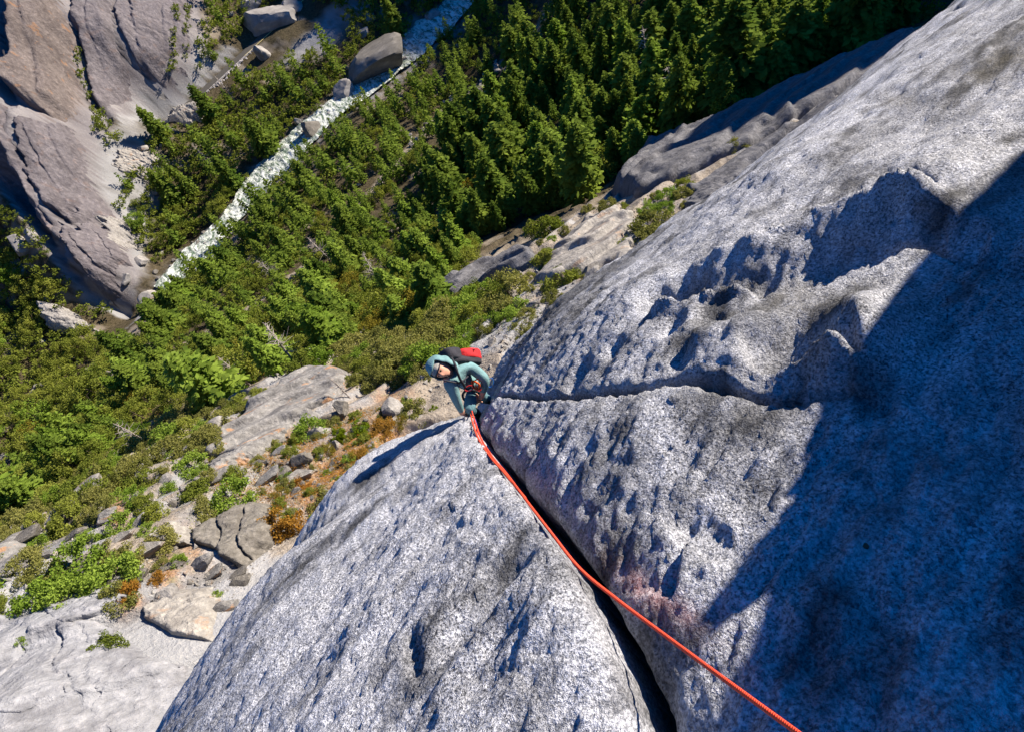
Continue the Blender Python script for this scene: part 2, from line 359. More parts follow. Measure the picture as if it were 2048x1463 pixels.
# ------------------------------------------------------------------ valley terrain
RIVER_PX = [(-160, 1080, 178), (-40, 960, 192), (60, 850, 205), (200, 690, 217), (330, 560, 226), (400, 490, 232), (480, 410, 240), (560, 320, 248), (650, 235, 256), (740, 165, 266), (810, 105, 276), (870, 50, 286), (940, -20, 297), (1040, -120, 312)]
ROAD_PX = [(300, 205, 297), (410, 142, 306), (470, 105, 313), (560, 55, 325), (645, -5, 342), (760, -90, 366)]
TRAIL_PX = [(1180, -60), (1095, 20), (1062, 72), (1010, 122), (950, 175), (900, 212), (850, 262), (790, 330), (730, 400), (660, 490), (560, 570), (440, 650), (340, 705), (260, 760), (170, 850)]
CTRL = [(100,1450,26),(0,1463,26),(200,1350,28),(330,1400,27),(30,1200,34),(150,1200,32),(300,1150,31),(420,1200,29),(450,1100,32),(0,1080,50),(150,1050,42),(300,980,40),(450,960,37),(560,1000,34),(600,880,40),(700,900,36),(800,830,38),(750,780,45),(650,830,42),(1000,680,42),(1080,600,46),(1000,590,52),(1200,450,60),(1150,520,52),(1350,400,60),(1280,470,54),
 (1230,395,76),(1300,350,76),(1500,265,80),(1500,300,72),(1600,230,76),(1700,160,92),(1800,100,100),
 (560,740,62),(640,750,56),(400,780,82),(420,830,62),(300,850,85),(200,900,95),(100,950,102),(0,1000,112),(700,650,85),(850,600,76),(950,520,86),(1080,440,100),(1180,390,110),(1280,300,130),(1400,210,135),(1560,110,142),(1750,20,152),
 (1000,400,140),(900,450,130),(800,480,132),(700,560,122),(600,600,132),(500,640,132),(400,690,128),(300,740,138),(200,800,145),(1200,250,165),(1390,100,180),(1600,0,182),(1100,250,182),(950,300,182),(800,380,182),(700,430,178),(600,500,168),(480,560,172),(350,650,168),(250,740,164),(150,850,160),(60,960,145),
 (800,250,232),(950,150,246),(1100,50,242),(1100,0,255),(1200,0,236),(1400,-60,226),(650,350,215),(520,470,205),(400,590,200),
 (300,430,256),(400,300,272),(500,180,293),(500,90,317),(560,200,284),(680,80,300),(700,0,318),(800,0,306),(500,0,348),(420,20,338),
 (370,150,305),(300,250,285),(250,330,268),(230,430,252),(270,500,243),(250,610,232),(200,560,231),(330,60,316),(250,100,305),(250,0,326),(100,0,320),(0,0,316),(100,100,297),(100,200,279),(180,250,275),(100,300,259),(0,200,272),(40,300,257),(150,430,244),(60,400,245),(120,500,235),(0,350,257),(0,450,258),(30,500,250),(60,600,245),(0,600,255),(100,650,234),(0,700,243),(100,750,224),(0,800,224),
 (1900,-200,225),(-300,800,260),(-300,300,300),(-200,1300,40),(-300,1463,36),(-200,-300,390),(500,-300,430),(1200,-300,340),(1800,-400,330)]
CW = [(0,8,-30),(12,9,-34),(30,10,-39),(60,14,-44),(-15,3,-16),(-30,0,-13),(0,-10,-14),(30,-10,-24),(70,0,-34),(110,30,-62),(150,20,-60),(-60,10,-16),(-80,40,-36),(220,60,-90),(200,-20,-40),(-120,100,-60),(300,250,-110),(-300,300,-40),(0,600,-60),(300,700,-90),(-300,700,0)]
RIV = np.array([ray(a, b) * t for a, b, t in RIVER_PX])
_q = np.linspace(0, len(RIV) - 1, 2 * len(RIV)); RIV = np.stack([np.interp(_q, np.arange(len(RIV)), RIV[:, i]) for i in range(3)], -1)
RIV[:, 0] += 3.5 * fbm(_q * .9, _q * 0, 2, 91); RIV[:, 1] += 3.5 * fbm(_q * .9 + 50, _q * 0, 2, 92)
ROAD = np.array([ray(a, b) * t for a, b, t in ROAD_PX])
ROAD[:, 2] = np.linspace(ROAD[:, 2].mean() + 1.0, ROAD[:, 2].mean() - 1.0, len(ROAD))
CP = np.concatenate([np.array([ray(a, b) * t for a, b, t in CTRL]), np.array(CW, float), RIV, ROAD])
def tps_fit(P, lam):
    xy = P[:, :2] / 100; n = len(xy); d = np.linalg.norm(xy[:, None] - xy[None], axis=-1)
    K = np.where(d > 0, d * d * np.log(d + 1e-12), 0) + lam * np.eye(n)
    A = np.zeros((n + 3, n + 3)); A[:n, :n] = K; A[:n, n] = 1; A[:n, n + 1:] = xy; A[n, :n] = 1; A[n + 1:, :n] = xy.T
    b = np.zeros(n + 3); b[:n] = P[:, 2]; return np.linalg.solve(A, b), xy
TW, TXY = tps_fit(CP, 2e-4)
def tps(x, y):
    x = np.asarray(x, float) / 100; y = np.asarray(y, float) / 100
    r = TW[-3] + TW[-2] * x + TW[-1] * y
    for (a, b), c in zip(TXY, TW):
        d2 = (x - a) ** 2 + (y - b) ** 2; r = r + c * .5 * d2 * np.log(d2 + 1e-12)
    return r
# tabulate the smooth part once
GX = np.linspace(-330, 330, 331); GY = np.linspace(-60, 620, 341)
GZ = np.stack([tps(GX, np.full(GX.shape, yy)) for yy in GY])
def tab(x, y):
    fx = np.clip((np.asarray(x, float) - GX[0]) / 2.0, 0, 329.999); fy = np.clip((np.asarray(y, float) - GY[0]) / 2.0, 0, 339.999)
    ix = fx.astype(int); iy = fy.astype(int); fx = fx - ix; fy = fy - iy
    return (GZ[iy, ix] * (1 - fx) + GZ[iy, ix + 1] * fx) * (1 - fy) + (GZ[iy + 1, ix] * (1 - fx) + GZ[iy + 1, ix + 1] * fx) * fy
def river_at(par): return np.interp(par, RIVP, RIV[:, 2])
_s = np.concatenate([[0], np.cumsum(np.linalg.norm(np.diff(RIV[:, :2], axis=0), axis=1))]); RIVP = _s / _s[-1]
_s = np.concatenate([[0], np.cumsum(np.linalg.norm(np.diff(ROAD[:, :2], axis=0), axis=1))]); ROADP = _s / _s[-1]
RIVW = lambda par: (2.8 + 3.4 * vn(par * 16, par * 0, 3) + 2.4 * vn(par * 55, par * 0, 4) + 2.5 * ss(.62, .8, par)) * (.12 + .88 * ss(RIVP[8] - .03, RIVP[8] + .02, par))
LOBE_A = [(28, -60), (24, 60), (20, 130), (28, 190), (60, 215), (105, 240), (150, 232), (168, 205), (152, 130), (143, 60), (146, -60)]
LOBE_C = [(24, 225), (60, 212), (120, 245), (165, 262), (190, 320), (200, 390), (262, 470), (272, 530), (255, 600), (240, 628), (200, 590), (150, 540), (95, 450), (50, 370), (15, 300)]
CLIFF = [(-80, -80), (415, -80), (400, 40), (392, 120), (345, 190), (290, 190), (250, 215), (215, 260), (190, 300), (200, 385), (262, 470), (290, 560), (255, 632), (200, 600), (130, 540), (80, 470), (40, 420), (-60, 300)]
CGROOVE = [([(0, 340), (30, 400), (70, 480), (110, 540), (170, 600), (235, 645)], 4.5, 9), ([(222, -20), (228, 60), (245, 110), (262, 130)], .8, 2.0), ([(262, -10), (270, 50), (285, 100)], .6, 1.2),
           ([(110, 430), (150, 452), (178, 440)], 1.0, 2.5), ([(145, 60), (152, 110), (170, 190), (205, 235)], 3.5, 6), ([(35, 300), (55, 330), (72, 335)], .8, 1.5), ([(190, 520), (215, 548), (250, 560)], .8, 1.5), ([(120, 520), (150, 540), (175, 550)], 1.2, 2.0),
           ([(0, 60), (15, 120), (22, 200)], 2.0, 3.0), ([(285, 140), (300, 175), (310, 225)], 1.2, 2.5), ([(215, 455), (240, 480), (268, 490)], 1.0, 2.0)]
NLINES = [[(128, 1255), (122, 1330), (140, 1365), (158, 1430)], [(138, 1340), (180, 1372), (212, 1425)], [(0, 1372), (60, 1290), (105, 1230), (205, 1185)], [(0, 1300), (80, 1240), (160, 1160)], [(210, 1430), (260, 1380), (330, 1330)], [(0, 1440), (70, 1400), (140, 1370)], [(170, 1200), (185, 1260), (180, 1330), (215, 1400)], [(240, 1250), (300, 1300), (330, 1290)], [(300, 1200), (330, 1255), (370, 1290)]]
CLINES = [[(10, 20), (18, 90), (16, 170)], [(180, 0), (188, 70), (215, 150)], [(340, 60), (338, 130), (325, 175)], [(20, 235), (35, 330), (75, 430), (120, 500)], [(60, 250), (95, 340), (150, 430)], [(160, 300), (185, 380), (225, 440)], [(90, 460), (150, 500), (215, 560)], [(300, 0), (312, 60), (300, 130)], [(215, 180), (235, 190), (262, 205)], [(45, 60), (60, 130), (95, 200)], [(100, 0), (105, 80), (130, 150)], [(205, 480), (225, 520), (262, 545)], [(370, 0), (375, 60), (360, 120)]]
def ground(x, y, fine=True):
    x = np.asarray(x, float); y = np.asarray(y, float); z = tab(x, y)
    r = np.hypot(x, y)
    z = z + 1.6 * fbm(x / 16, y / 16, 4, 101) * ss(30, 120, r) + .5 * fbm(x / 5, y / 5, 4, 111) * ss(15, 60, r)
    # ledges of exfoliated rock on the slope under the wall
    near = 1 - ss(60, 95, r)
    q = (y * .8 - x * .25) / 3.2 + 1.2 * fbm(x / 9, y / 9, 3, 121); fr = q - np.floor(q)
    z = z + near * (1.3 * (ss(.70, 1, fr) - fr) + .22 * fbm(x / 1.6, y / 1.6, 4, 131, .6)) * (.45 + .55 * ss(11, 17, y))
    P = np.stack([x, y, z], -1); px, py, t = proj(P)
    cm = (px < 460) & (py < 700) & (y > 120) & (px > -140) & (py > -140)
    if cm.any():
        a = px[cm]; b = py[cm]; mt = t[cm] / F; ad = np.zeros(a.shape)
        jx = 9 * fbm(a / 25, b / 25, 4, 151); a2 = a + jx; b2 = b - jx
        ad += 5.0 * ss(-1, 12, sdf(a2, b2, LOBE_A)) + 3.0 * ss(-1, 12, sdf(a2, b2, LOBE_C))
        ad += .5 * fbm(a / 40, b / 90, 4, 161); qs = (a - .25 * b) / 55 + .9 * fbm(a / 60, b / 60, 3, 171); fs = qs - np.floor(qs); ad += .6 * (fs - ss(.9, 1, fs))
        for L, wd, dp in CGROOVE:
            dd = polydist(a2, b2, L)[0] * mt; ad -= dp * np.exp(-(dd / wd) ** 2)
        inner = ss(-10, 10, sdf(a, b, CLIFF)); z[cm] += ad * inner
    dist, side, par = polydist(x, y, RIV[:, :2]); wd = RIVW(par)
    k = 1 - ss(.8, 2.6, dist / wd); z = z * (1 - k) + (river_at(par) - 1.3) * k
    dist, side, par = polydist(x, y, ROAD[:, :2])
    k = 1 - ss(2.6, 5.0, dist); z = z * (1 - k) + (np.interp(par, ROADP, ROAD[:, 2]) - .05) * k
    return z
# lookup tables of the finished ground, for placing things
AX = np.linspace(-170, 330, 626); AY = np.linspace(-5, 480, 607); AZ = ground(*np.meshgrid(AX, AY))
BX = np.linspace(-45, 75, 481); BY = np.linspace(0, 75, 301); BZ = ground(*np.meshgrid(BX, BY))
def lut(x, y, gx, gy, gz):
    fx = np.clip((x - gx[0]) / (gx[1] - gx[0]), 0, len(gx) - 1.001); fy = np.clip((y - gy[0]) / (gy[1] - gy[0]), 0, len(gy) - 1.001)
    ix = fx.astype(int); iy = fy.astype(int); fx = fx - ix; fy = fy - iy
    return (gz[iy, ix] * (1 - fx) + gz[iy, ix + 1] * fx) * (1 - fy) + (gz[iy + 1, ix] * (1 - fx) + gz[iy + 1, ix + 1] * fx) * fy
def gfast(x, y):
    inn = (x > BX[0]) & (x < BX[-1]) & (y > BY[0]) & (y < BY[-1])
    return np.where(inn, lut(x, y, BX, BY, BZ), lut(x, y, AX, AY, AZ))
def ghit(px, py, t0=14, t1=480, n=420): return hit(gfast, px, py, t0, t1, n)
TR_P, _ = ghit(np.array([a for a, b in TRAIL_PX], float), np.array([b for a, b in TRAIL_PX], float)); TRAIL = TR_P[:, :2]

ROCK_LL = [(-80, 1120), (120, 1120), (220, 1165), (330, 1150), (400, 1165), (450, 1130), (480, 1180), (440, 1300), (330, 1500), (-80, 1500)]
def build_terrain():
    nu, nv = 680, 690
    az = np.radians(np.linspace(-76, 84, nu)); r = np.geomspace(8.5, 900, nv)
    A, R = np.meshgrid(az, r); X = R * np.sin(A); Y = R * np.cos(A) - 1
    Z = ground(X, Y)
    Z = Z + 260 * ss(430, 800, R)             # the far rim of the valley
    P = np.stack([X, Y, Z], -1); me = mesh_np('valley_ground', P.reshape(-1, 3), grid_faces(nv, nu)[:, ::-1])
    px, py, t = proj(P); j = 26 * fbm(px / 45, py / 45, 4, 201); qx = px + j; qy = py + 20 * fbm(px / 45 + 9, py / 45, 4, 211)
    gx = np.gradient(Z, axis=1) / (R * (az[1] - az[0])); gr = np.gradient(Z, axis=0) / np.gradient(R, axis=0)
    slope = np.hypot(gx, gr)
    rock = ss(-12, 10, sdf(qx, qy, ROCK_LL)); cliff = ss(-8, 8, sdf(qx, qy, CLIFF)) * (t > 120)
    near = (1 - ss(70, 100, t)); RD = polydist(X, Y, RIV[:, :2])
    nz = fbm(X / 2.2, Y / 2.2, 5, 221); nz2 = fbm(X / 7, Y / 7, 4, 231)
    rock = np.maximum(rock, near * ss(.05, .3, nz * .6 + nz2 * .6 + .35 * (slope - .8)) * .9)
    rock = np.maximum(rock, ss(.9, 1.4, slope) * ss(90, 130, t) * .8)
    rock = np.maximum(rock, ss(-15, 10, sdf(qx, qy, [(560, 130), (640, 40), (700, -40), (770, -40), (720, 40), (640, 110)])) * .8)
    rock = np.maximum(rock, (1 - ss(1.0, 2.2, RD[0] / RIVW(RD[2]))) * .75 * ss(-.2, .3, nz))
    dtr = polydist(X, Y, TRAIL)[0]
    sand = np.maximum(near * .95, .85 * (1 - ss(.8, 2.0, dtr + 1.0 * nz)))
    sand = np.maximum(sand, .6 * ss(.25, .5, nz2))
    org = np.zeros_like(px)
    for (cx, cy, rx, ry, a) in [(745, 885, 60, 45, 1), (680, 940, 50, 40, .9), (620, 985, 45, 40, .9), (790, 790, 40, 25, .55), (240, 1010, 22, 50, .6), (330, 1150, 22, 40, .7), (250, 1200, 25, 25, .8), (380, 1100, 30, 40, .5), (660, 740, 60, 20, .4), (340, 830, 50, 20, .7), (600, 900, 40, 30, .8), (1150, 545, 60, 14, .4), (1060, 95, 30, 25, .5), (560, 880, 60, 20, .5)]:
        org = np.maximum(org, a * np.exp(-((qx - cx) / rx) ** 2 - ((qy - cy) / ry) ** 2))
    org = np.clip(org * 1.5 * (.75 + .8 * nz), 0, 1) * (t > 15)
    u = px - .06 * py - .00042 * py * np.abs(py) + 14 * fbm(px / 50, py / 80, 4, 251)
    fattr(me, 'streak', .5 + .55 * fbm(u / 15, py / 120, 5, 261, .65) + .35 * fbm(px / 14, py / 14, 4, 263, .6)); fattr(me, 'n1', np.clip(.5 + .9 * fbm(X / 5, Y / 5, 5, 271, .6), 0, 1))
    fattr(me, 'grain', ss(.0, .5, fbm((X * .94 + Y * .34) / 4.5, (Y * .94 - X * .34) / 1.1, 5, 281, .6)))
    fattr(me, 'brown', ss(-12, 20, sdf(qx, qy, LOBE_A)) * ss(-.3, .3, fbm(u / 22, py / 200, 3, 291)))
    crk = np.zeros_like(px); cm = (px < 460) & (py < 700) & (px > -140) & (t > 120)
    for L, wd, dp in CGROOVE[1:]:
        dd = polydist(px[cm] + j[cm] * .2, py[cm], L)[0]; crk[cm] = np.maximum(crk[cm], np.exp(-(dd / 2.6) ** 2))
    for L in CLINES:
        dd = polydist(px[cm] + j[cm] * .35, py[cm], L)[0]; crk[cm] = np.maximum(crk[cm], .75 * np.exp(-(dd / 1.7) ** 2))
    fattr(me, 'cracks', crk)
    fattr(me, 'rock', rock); fattr(me, 'cliff', cliff); fattr(me, 'sand', sand); fattr(me, 'orange', org)
    o = obj('valley_ground', me, M_GROUND, kind='structure')
build_terrain()
print('terrain', time.time() - T0)
# ------------------------------------------------------------------ unseen rib and spur, shaped and added to shade the slab and ramp
EDGE_PX = [(2230, 120, 5.5), (2140, 215, 4.6), (2048, 300, 4.2), (1980, 352, 4.0), (1900, 440, 3.8), (1868, 490, 3.6), (1800, 580, 3.4), (1725, 680, 3.2), (1655, 755, 3.0), (1622, 805, 2.9), (1612, 880, 2.8), (1596, 960, 2.7), (1560, 1022, 2.6), (1500, 1105, 2.6), (1435, 1175, 2.6), (1385, 1250, 2.6), (1340, 1340, 2.6), (1325, 1463, 2.6), (1335, 1650, 2.6), (1360, 1900, 2.5), (1400, 2250, 2.4), (1450, 2700, 2.3)]
def build_shade_rib():
    a = np.array(EDGE_PX, float)
    # resample
    s = np.linspace(0, len(a) - 1, 150); a = np.stack([np.interp(s, np.arange(len(a)), a[:, i]) for i in range(3)], -1)
    P, ok = hit(zs2, a[:, 0], a[:, 1], .5, 30, 700)
    P = np.stack([np.convolve(np.pad(P[:, i], 5, 'edge'), np.ones(11) / 11, 'valid') for i in range(3)], -1)
    C = P + SUN * a[:, 2:3]
    rows = []
    B = C.copy(); zb = zslab(C[:, 0], C[:, 1]); n = slab_n(C[:, 0], C[:, 1]); hgt = (C[:, 2] - zb) * n[:, 2]
    B = C - n * (hgt[:, None] + .35)
    for f in np.linspace(0, 1, 26): rows.append(B * (1 - f) + C * f)
    for f in np.linspace(0, 1, 12)[1:]: rows.append(C + SUN * 1.4 * f - n * (.9 * f * f))
    back = rows[-1]
    for f in np.linspace(0, 1, 14)[1:]: rows.append(back + np.array([.3, 0, 0]) * f - n * (hgt[:, None] + .2) * f)
    G = np.stack(rows); nr, nc = G.shape[:2]
    i, jj = np.meshgrid(np.arange(nr), np.arange(nc), indexing='ij')
    dd = .16 * fbm(i / 9.0, jj / 8.0, 4, 301); top = np.exp(-((i - 25) / 3.0) ** 2)
    G = G + np.array([-1, -.2, .1]) * (dd * (1 - top))[..., None] + np.array([0, .3, .5]) * (top * .05 * fbm(jj / 4.0, i * 0.0, 3, 303))[..., None]
    me = mesh_np('unseen_shade_rib', G.reshape(-1, 3), grid_faces(nr, nc))
    for k in ('lichen', 'red', 'pale'): fattr(me, k, np.zeros(nr * nc))
    fattr(me, 'tone', np.full(nr * nc, .8)); fattr(me, 'mott', np.full(nr * nc, .6))
    obj('unseen_shade_rib', me, M_GRAN, None, 'unseen granite rib shaped to throw the shadow over the right of the slab', 'unseen shade rib')
build_shade_rib()

M_ROCK = granite_far('boulder_granite', (.20, .19, .185), (.34, .325, .31), (.5, 1, .8), 1.0)
M_ROCKD = granite_far('dark_lichen_granite', (.13, .12, .105), (.22, .205, .185), (.4, 1, .8), 1.6, (.06, .055, .045))
M_PLATE = granite_far('plate_granite', (.17, .165, .16), (.29, .28, .27), (.3, 1, .8), 1.3, (.07, .068, .065), .5)
M_PALE = granite_far('pale_granite', (.23, .215, .20), (.38, .36, .33), (.3, 1, .8), 1.3, (.20, .17, .14), .25)
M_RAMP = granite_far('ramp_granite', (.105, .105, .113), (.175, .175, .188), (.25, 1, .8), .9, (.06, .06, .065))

def rock_mesh(seed, sub=4, cuts=9, planes=()):
    bm = bmesh.new(); bmesh.ops.create_icosphere(bm, subdivisions=sub, radius=1)
    V = np.array([v.co[:] for v in bm.verts]); rs = np.random.RandomState(seed)
    pl_ = [(rs.normal(size=3), rs.uniform(.42, .80)) for _ in range(cuts)] + [(np.array(a, float), b) for a, b in planes]
    for n, h in pl_:
        n = n / np.linalg.norm(n); over = np.maximum(V @ n - h, 0); V = V - n * (over * .96)[:, None]
    r = 1 + .07 * fbm(V[:, 0] * 1.3 + V[:, 2] * 1.7 + seed, V[:, 1] * 1.5 - V[:, 2], 4, seed) + .05 * fbm(V[:, 0] * 5 + V[:, 2] * 4, V[:, 1] * 5 - V[:, 2] * 3, 3, seed + 9)
    V = V * r[:, None]
    for v, c in zip(bm.verts, V): v.co = c
    me = bm_mesh('rock', bm); me.set_sharp_from_angle(angle=math.radians(24)); return me
ROCKS = [rock_mesh(s, 4 if s < 6 else 3, 1 if s == 1 else 12, [((-.35, -.9, -.25), .30), ((.2, .3, 1), .8)] if s == 1 else ()) for s in range(10)]
_ones = 'zero one two three four five six seven eight nine ten eleven twelve thirteen fourteen fifteen sixteen seventeen eighteen nineteen'.split()
_tens = '- - twenty thirty forty fifty sixty seventy eighty ninety'.split()
def words(n):
    n = max(0, min(99, int(n))); return _ones[n] if n < 20 else _tens[n // 10] + ('-' + _ones[n % 10] if n % 10 else '')
def where(px, py): return '%s percent across, %s down' % (words(round(px / 20.48)), words(round(py / 14.63)))
used = set()
SIZES = ('', 'larger', 'smaller', 'leftmost', 'rightmost', 'upper', 'lower', 'hidden')
def ulabel(s, px, py):
    for z in SIZES:
        l = ('%s %s, %s' % (z, s, where(px, py))).strip()
        if l not in used: break
    used.add(l); return l
ROCK_CACHE = {}
def boulder(name, px, py, wpx, asp, label, mat, seed=0, rz=None, sink=.35, depth=1.0, P=None, cat='boulder', group=None):
    """a boulder wpx pixels wide and asp as tall, standing on the ground seen at (px, py)"""
    if P is None: P = ghit(np.array([px], float), np.array([py], float))[0][0]
    t = np.linalg.norm(P); half = wpx * t / F / 2
    key = (seed % 10, mat.name)
    if key not in ROCK_CACHE:
        me = ROCKS[seed % 10].copy(); me.materials.append(mat); ROCK_CACHE[key] = me
    o = obj(name, ROCK_CACHE[key], None, None, label or 'rock', cat, group)
    o.scale = (half, half * depth, half * asp); o.location = P + np.array([0, 0, half * asp * (1 - 2 * sink)])
    o.rotation_euler = (rnd.uniform(-.15, .15), rnd.uniform(-.15, .15), rnd.uniform(0, 6.28) if rz is None else rz)
    return o
sp = boulder('added_shade_spur', 0, 0, 10, 1, 'unseen granite spur added beyond the top right to shade the ramp', M_RAMP, 2, 0.3, P=np.array([138., 46., -60.]), cat='added shade spur')  # unseen spur, added only to shade the ramp and forest edge
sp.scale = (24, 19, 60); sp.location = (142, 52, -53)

# ------------------------------------------------------------------ plates of exfoliated rock lying on the slope
PLATES_PX = []
def plate(name, poly, h, mat, label, cat='rock slab', edge=.35, tilt=0, tdir=(0, 1), step=5, rough=.12, seed=0, stp=.16, wob=6, lines=(), res=90, keep=True, ld=.9):
    """a sheet of rock bedded in the ground inside an outline, with broken edges, steps and joints"""
    if keep: PLATES_PX.append(poly)
    A = np.array(poly, float); Wp, ok = ghit(A[:, 0], A[:, 1]); W2 = Wp[:, :2]; x0, y0 = W2.min(0); x1, y1 = W2.max(0); mg = edge + .6
    ds = max(x1 - x0, y1 - y0) / res; gx, gy = np.meshgrid(np.arange(x0 - mg, x1 + mg, ds), np.arange(y0 - mg, y1 + mg, ds)); gsh = gx.shape
    tm = float(np.median(np.linalg.norm(Wp, axis=1))); sc1 = max(x1 - x0, y1 - y0)
    jx = wob * tm / F * (fbm(gx / (sc1 * .12), gy / (sc1 * .12), 4, 400 + seed) + .5 * fbm(gx / (sc1 * .04), gy / (sc1 * .04), 3, 405 + seed))
    D = sdf(gx + jx, gy - jx, [tuple(q) for q in W2]); e = edge
    hp = h * (1 - (1 - np.clip(D / e, 0, 1)) ** 3); hp = np.where(D < 0, np.maximum(D * 2.5, -1.2), hp)
    td = np.array([.8 * tdir[0] - .594 * tdir[1], -.55 * tdir[0] - .657 * tdir[1]]); pr = gx * td[0] + gy * td[1]; pl = W2 @ td; u_ = (pr - pl.min()) / (np.ptp(pl) or 1)
    ins = np.clip(D / e, 0, 1); hp = hp + tilt * np.clip(u_, 0, 1) * ins
    if stp:
        q_ = (gx * .35 + gy) / (sc1 * .16) + 1.1 * fbm(gx / (sc1 * .2), gy / (sc1 * .2), 4, 430 + seed); st_ = q_ - np.floor(q_); hp = hp + stp * h * (ss(.86, 1, st_) - st_ + .4) * ins
    hp = hp + rough * fbm(gx / (sc1 * .10), gy / (sc1 * .10), 5, 410 + seed, .6) * ins
    Z_ = gfast(gx, gy)
    for L in lines:
        L = np.array(L, float); LP = ghit(L[:, 0], L[:, 1])[0][:, :2]; hp = hp - ld * h * np.exp(-(polydist(gx + jx * .5, gy + jx * .3, LP)[0] / (ds * 1.1)) ** 2)
    f = grid_faces(*gsh, D > -mg * .8)
    if len(f) == 0: return
    used_, inv = np.unique(f, return_inverse=True); G = np.stack([gx, gy, Z_ + hp], -1).reshape(-1, 3)
    me = mesh_np(name, G[used_], inv.reshape(-1, 4)); return obj(name, me, mat, None, label, cat)
NLINES = [[(128, 1255), (122, 1330), (140, 1365), (158, 1430)], [(138, 1340), (180, 1372), (212, 1425)], [(0, 1372), (60, 1290), (105, 1230), (205, 1185)], [(0, 1300), (80, 1240), (160, 1160)], [(210, 1430), (260, 1380), (330, 1330)], [(0, 1440), (70, 1400), (140, 1370)], [(170, 1200), (185, 1260), (180, 1330), (215, 1400)], [(240, 1250), (300, 1300), (330, 1290)]]
M_APRON = granite_far('apron_granite', (.22, .225, .245), (.34, .345, .37), (.22, 1, .8), 1.1, (.12, .12, .125), .0)
M_CLIFF = granite_far('far_cliff_granite', (.112, .100, .110), (.175, .160, .172), (1.0, .16, .35), .32, (.06, .05, .054), .06)
M_CLIFFB = granite_far('brown_streaked_granite', (.115, .095, .092), (.185, .158, .15), (1.0, .12, .3), .32, (.065, .048, .044), .25)
for nm, po, hh, mt, lb, ln in [
    ('cliff_buttress', [(28, -60), (24, 60), (22, 130), (30, 188), (60, 212), (105, 236), (148, 230), (164, 205), (150, 130), (142, 60), (146, -60)], 4.5, M_CLIFFB, 'brown streaked buttress of the far cliff, top left corner', [[(60, -20), (70, 90), (100, 215)], [(105, 60), (150, 45)], [(112, 110), (146, 100)]]),
    ('cliff_slab', [(160, -50), (222, -50), (230, 60), (248, 112), (258, 140), (250, 200), (212, 236), (198, 222), (172, 150), (156, 60)], 2.5, M_CLIFF, 'smooth grey slab of the far cliff right of the brown buttress', [[(185, 0), (195, 90), (215, 170)]]),
    ('cliff_slab', [(232, -50), (392, -50), (386, 100), (340, 182), (305, 168), (272, 130), (248, 80)], 2.0, M_CLIFF, 'wide grey slab of the far cliff left of the road', [[(262, -10), (272, 50), (285, 110)], [(330, 20), (338, 100), (320, 160)], [(290, 60), (340, 80)]]),
    ('cliff_slab', [(38, 236), (108, 256), (162, 272), (184, 330), (194, 388), (246, 456), (182, 436), (150, 450), (100, 418), (60, 350)], 2.5, M_CLIFF, 'streaked lower slab of the far cliff under the overhang', [[(60, 260), (95, 340), (150, 430)], [(110, 270), (150, 350), (200, 420)]]),
    ('cliff_slab', [(116, 442), (152, 464), (186, 448), (250, 478), (264, 530), (248, 596), (234, 618), (190, 570), (142, 508)], 2.2, M_CLIFF, 'lowest grey slab of the far cliff ending above the river', [[(150, 475), (185, 520), (215, 545), (250, 560)], [(200, 470), (235, 520)]]),
    ('cliff_slab', [(-50, 200), (16, 215), (34, 300), (70, 390), (110, 470), (84, 462), (30, 390), (-50, 300)], 2.0, M_CLIFF, 'narrow grey slab of the far cliff along the left gully', [])]:
    plate(nm, po, hh, mt, lb, 'cliff', 1.6, 1.0, (0, -1), rough=.7, stp=.12, wob=4, seed=30 + len(lb), lines=ln, res=160, ld=.3)
plate('rock_apron', [(-60, 1250), (30, 1225), (110, 1215), (190, 1240), (240, 1270), (290, 1320), (350, 1330), (400, 1340), (330, 1520), (-80, 1540)], .30, M_APRON, 'smooth jointed grey granite apron filling the bottom left corner', 'rock slab', .25, .2, (0, -1), rough=.12, stp=.5, wob=22, seed=21, lines=NLINES[::2], res=180, keep=False, ld=.5)
plate('rock_sheet', [(0, 1330), (70, 1270), (160, 1240), (210, 1300), (170, 1380), (60, 1430), (-30, 1420)], .42, M_APRON, 'thin broken granite sheet lying on the bottom left apron', 'rock slab', .18, .1, (0, -1), rough=.06, stp=.15, seed=22, lines=NLINES[:3], res=110, keep=False)
plate('rock_sheet', [(215, 1360), (290, 1310), (370, 1330), (330, 1440), (230, 1470), (190, 1420)], .40, M_APRON, 'granite sheet beside the slab edge at the bottom left', 'rock slab', .18, .1, (0, -1), rough=.05, stp=.15, seed=23, res=100, keep=False)
plate('rock_sheet', [(90, 1215), (180, 1175), (250, 1165), (270, 1190), (210, 1225), (140, 1250)], .45, M_APRON, 'grey granite sheet at the top of the bottom left apron', 'rock slab', .2, .1, (0, -1), rough=.07, stp=.2, seed=24, res=100, keep=False)
plate('rock_plate', [(438, 872), (500, 828), (560, 780), (638, 735), (705, 748), (665, 798), (612, 826), (560, 862), (480, 905), (425, 915)], .6, M_PLATE, 'long tilted grey rock plate streaked with orange lichen, left of the climber', edge=.5, tilt=.9, tdir=(0, -1), seed=1)
plate('rock_plate', [(385, 1062), (450, 1028), (500, 1002), (540, 1008), (560, 1060), (545, 1090), (505, 1122), (482, 1136), (432, 1098), (390, 1086)], .5, M_ROCKD, 'dark brown grey cracked rock plate near the left slab edge', edge=.3, tilt=.2, lines=[[(440, 1030), (455, 1075), (440, 1100)], [(500, 1002), (490, 1060), (505, 1120)]], tdir=(0, 1), seed=2)
plate('rock_plate', [(418, 935), (468, 885), (525, 880), (512, 918), (440, 950)], .5, M_PLATE, 'smooth tan grey rock plate among shrubs, below the long lichen plate', edge=.35, seed=3)
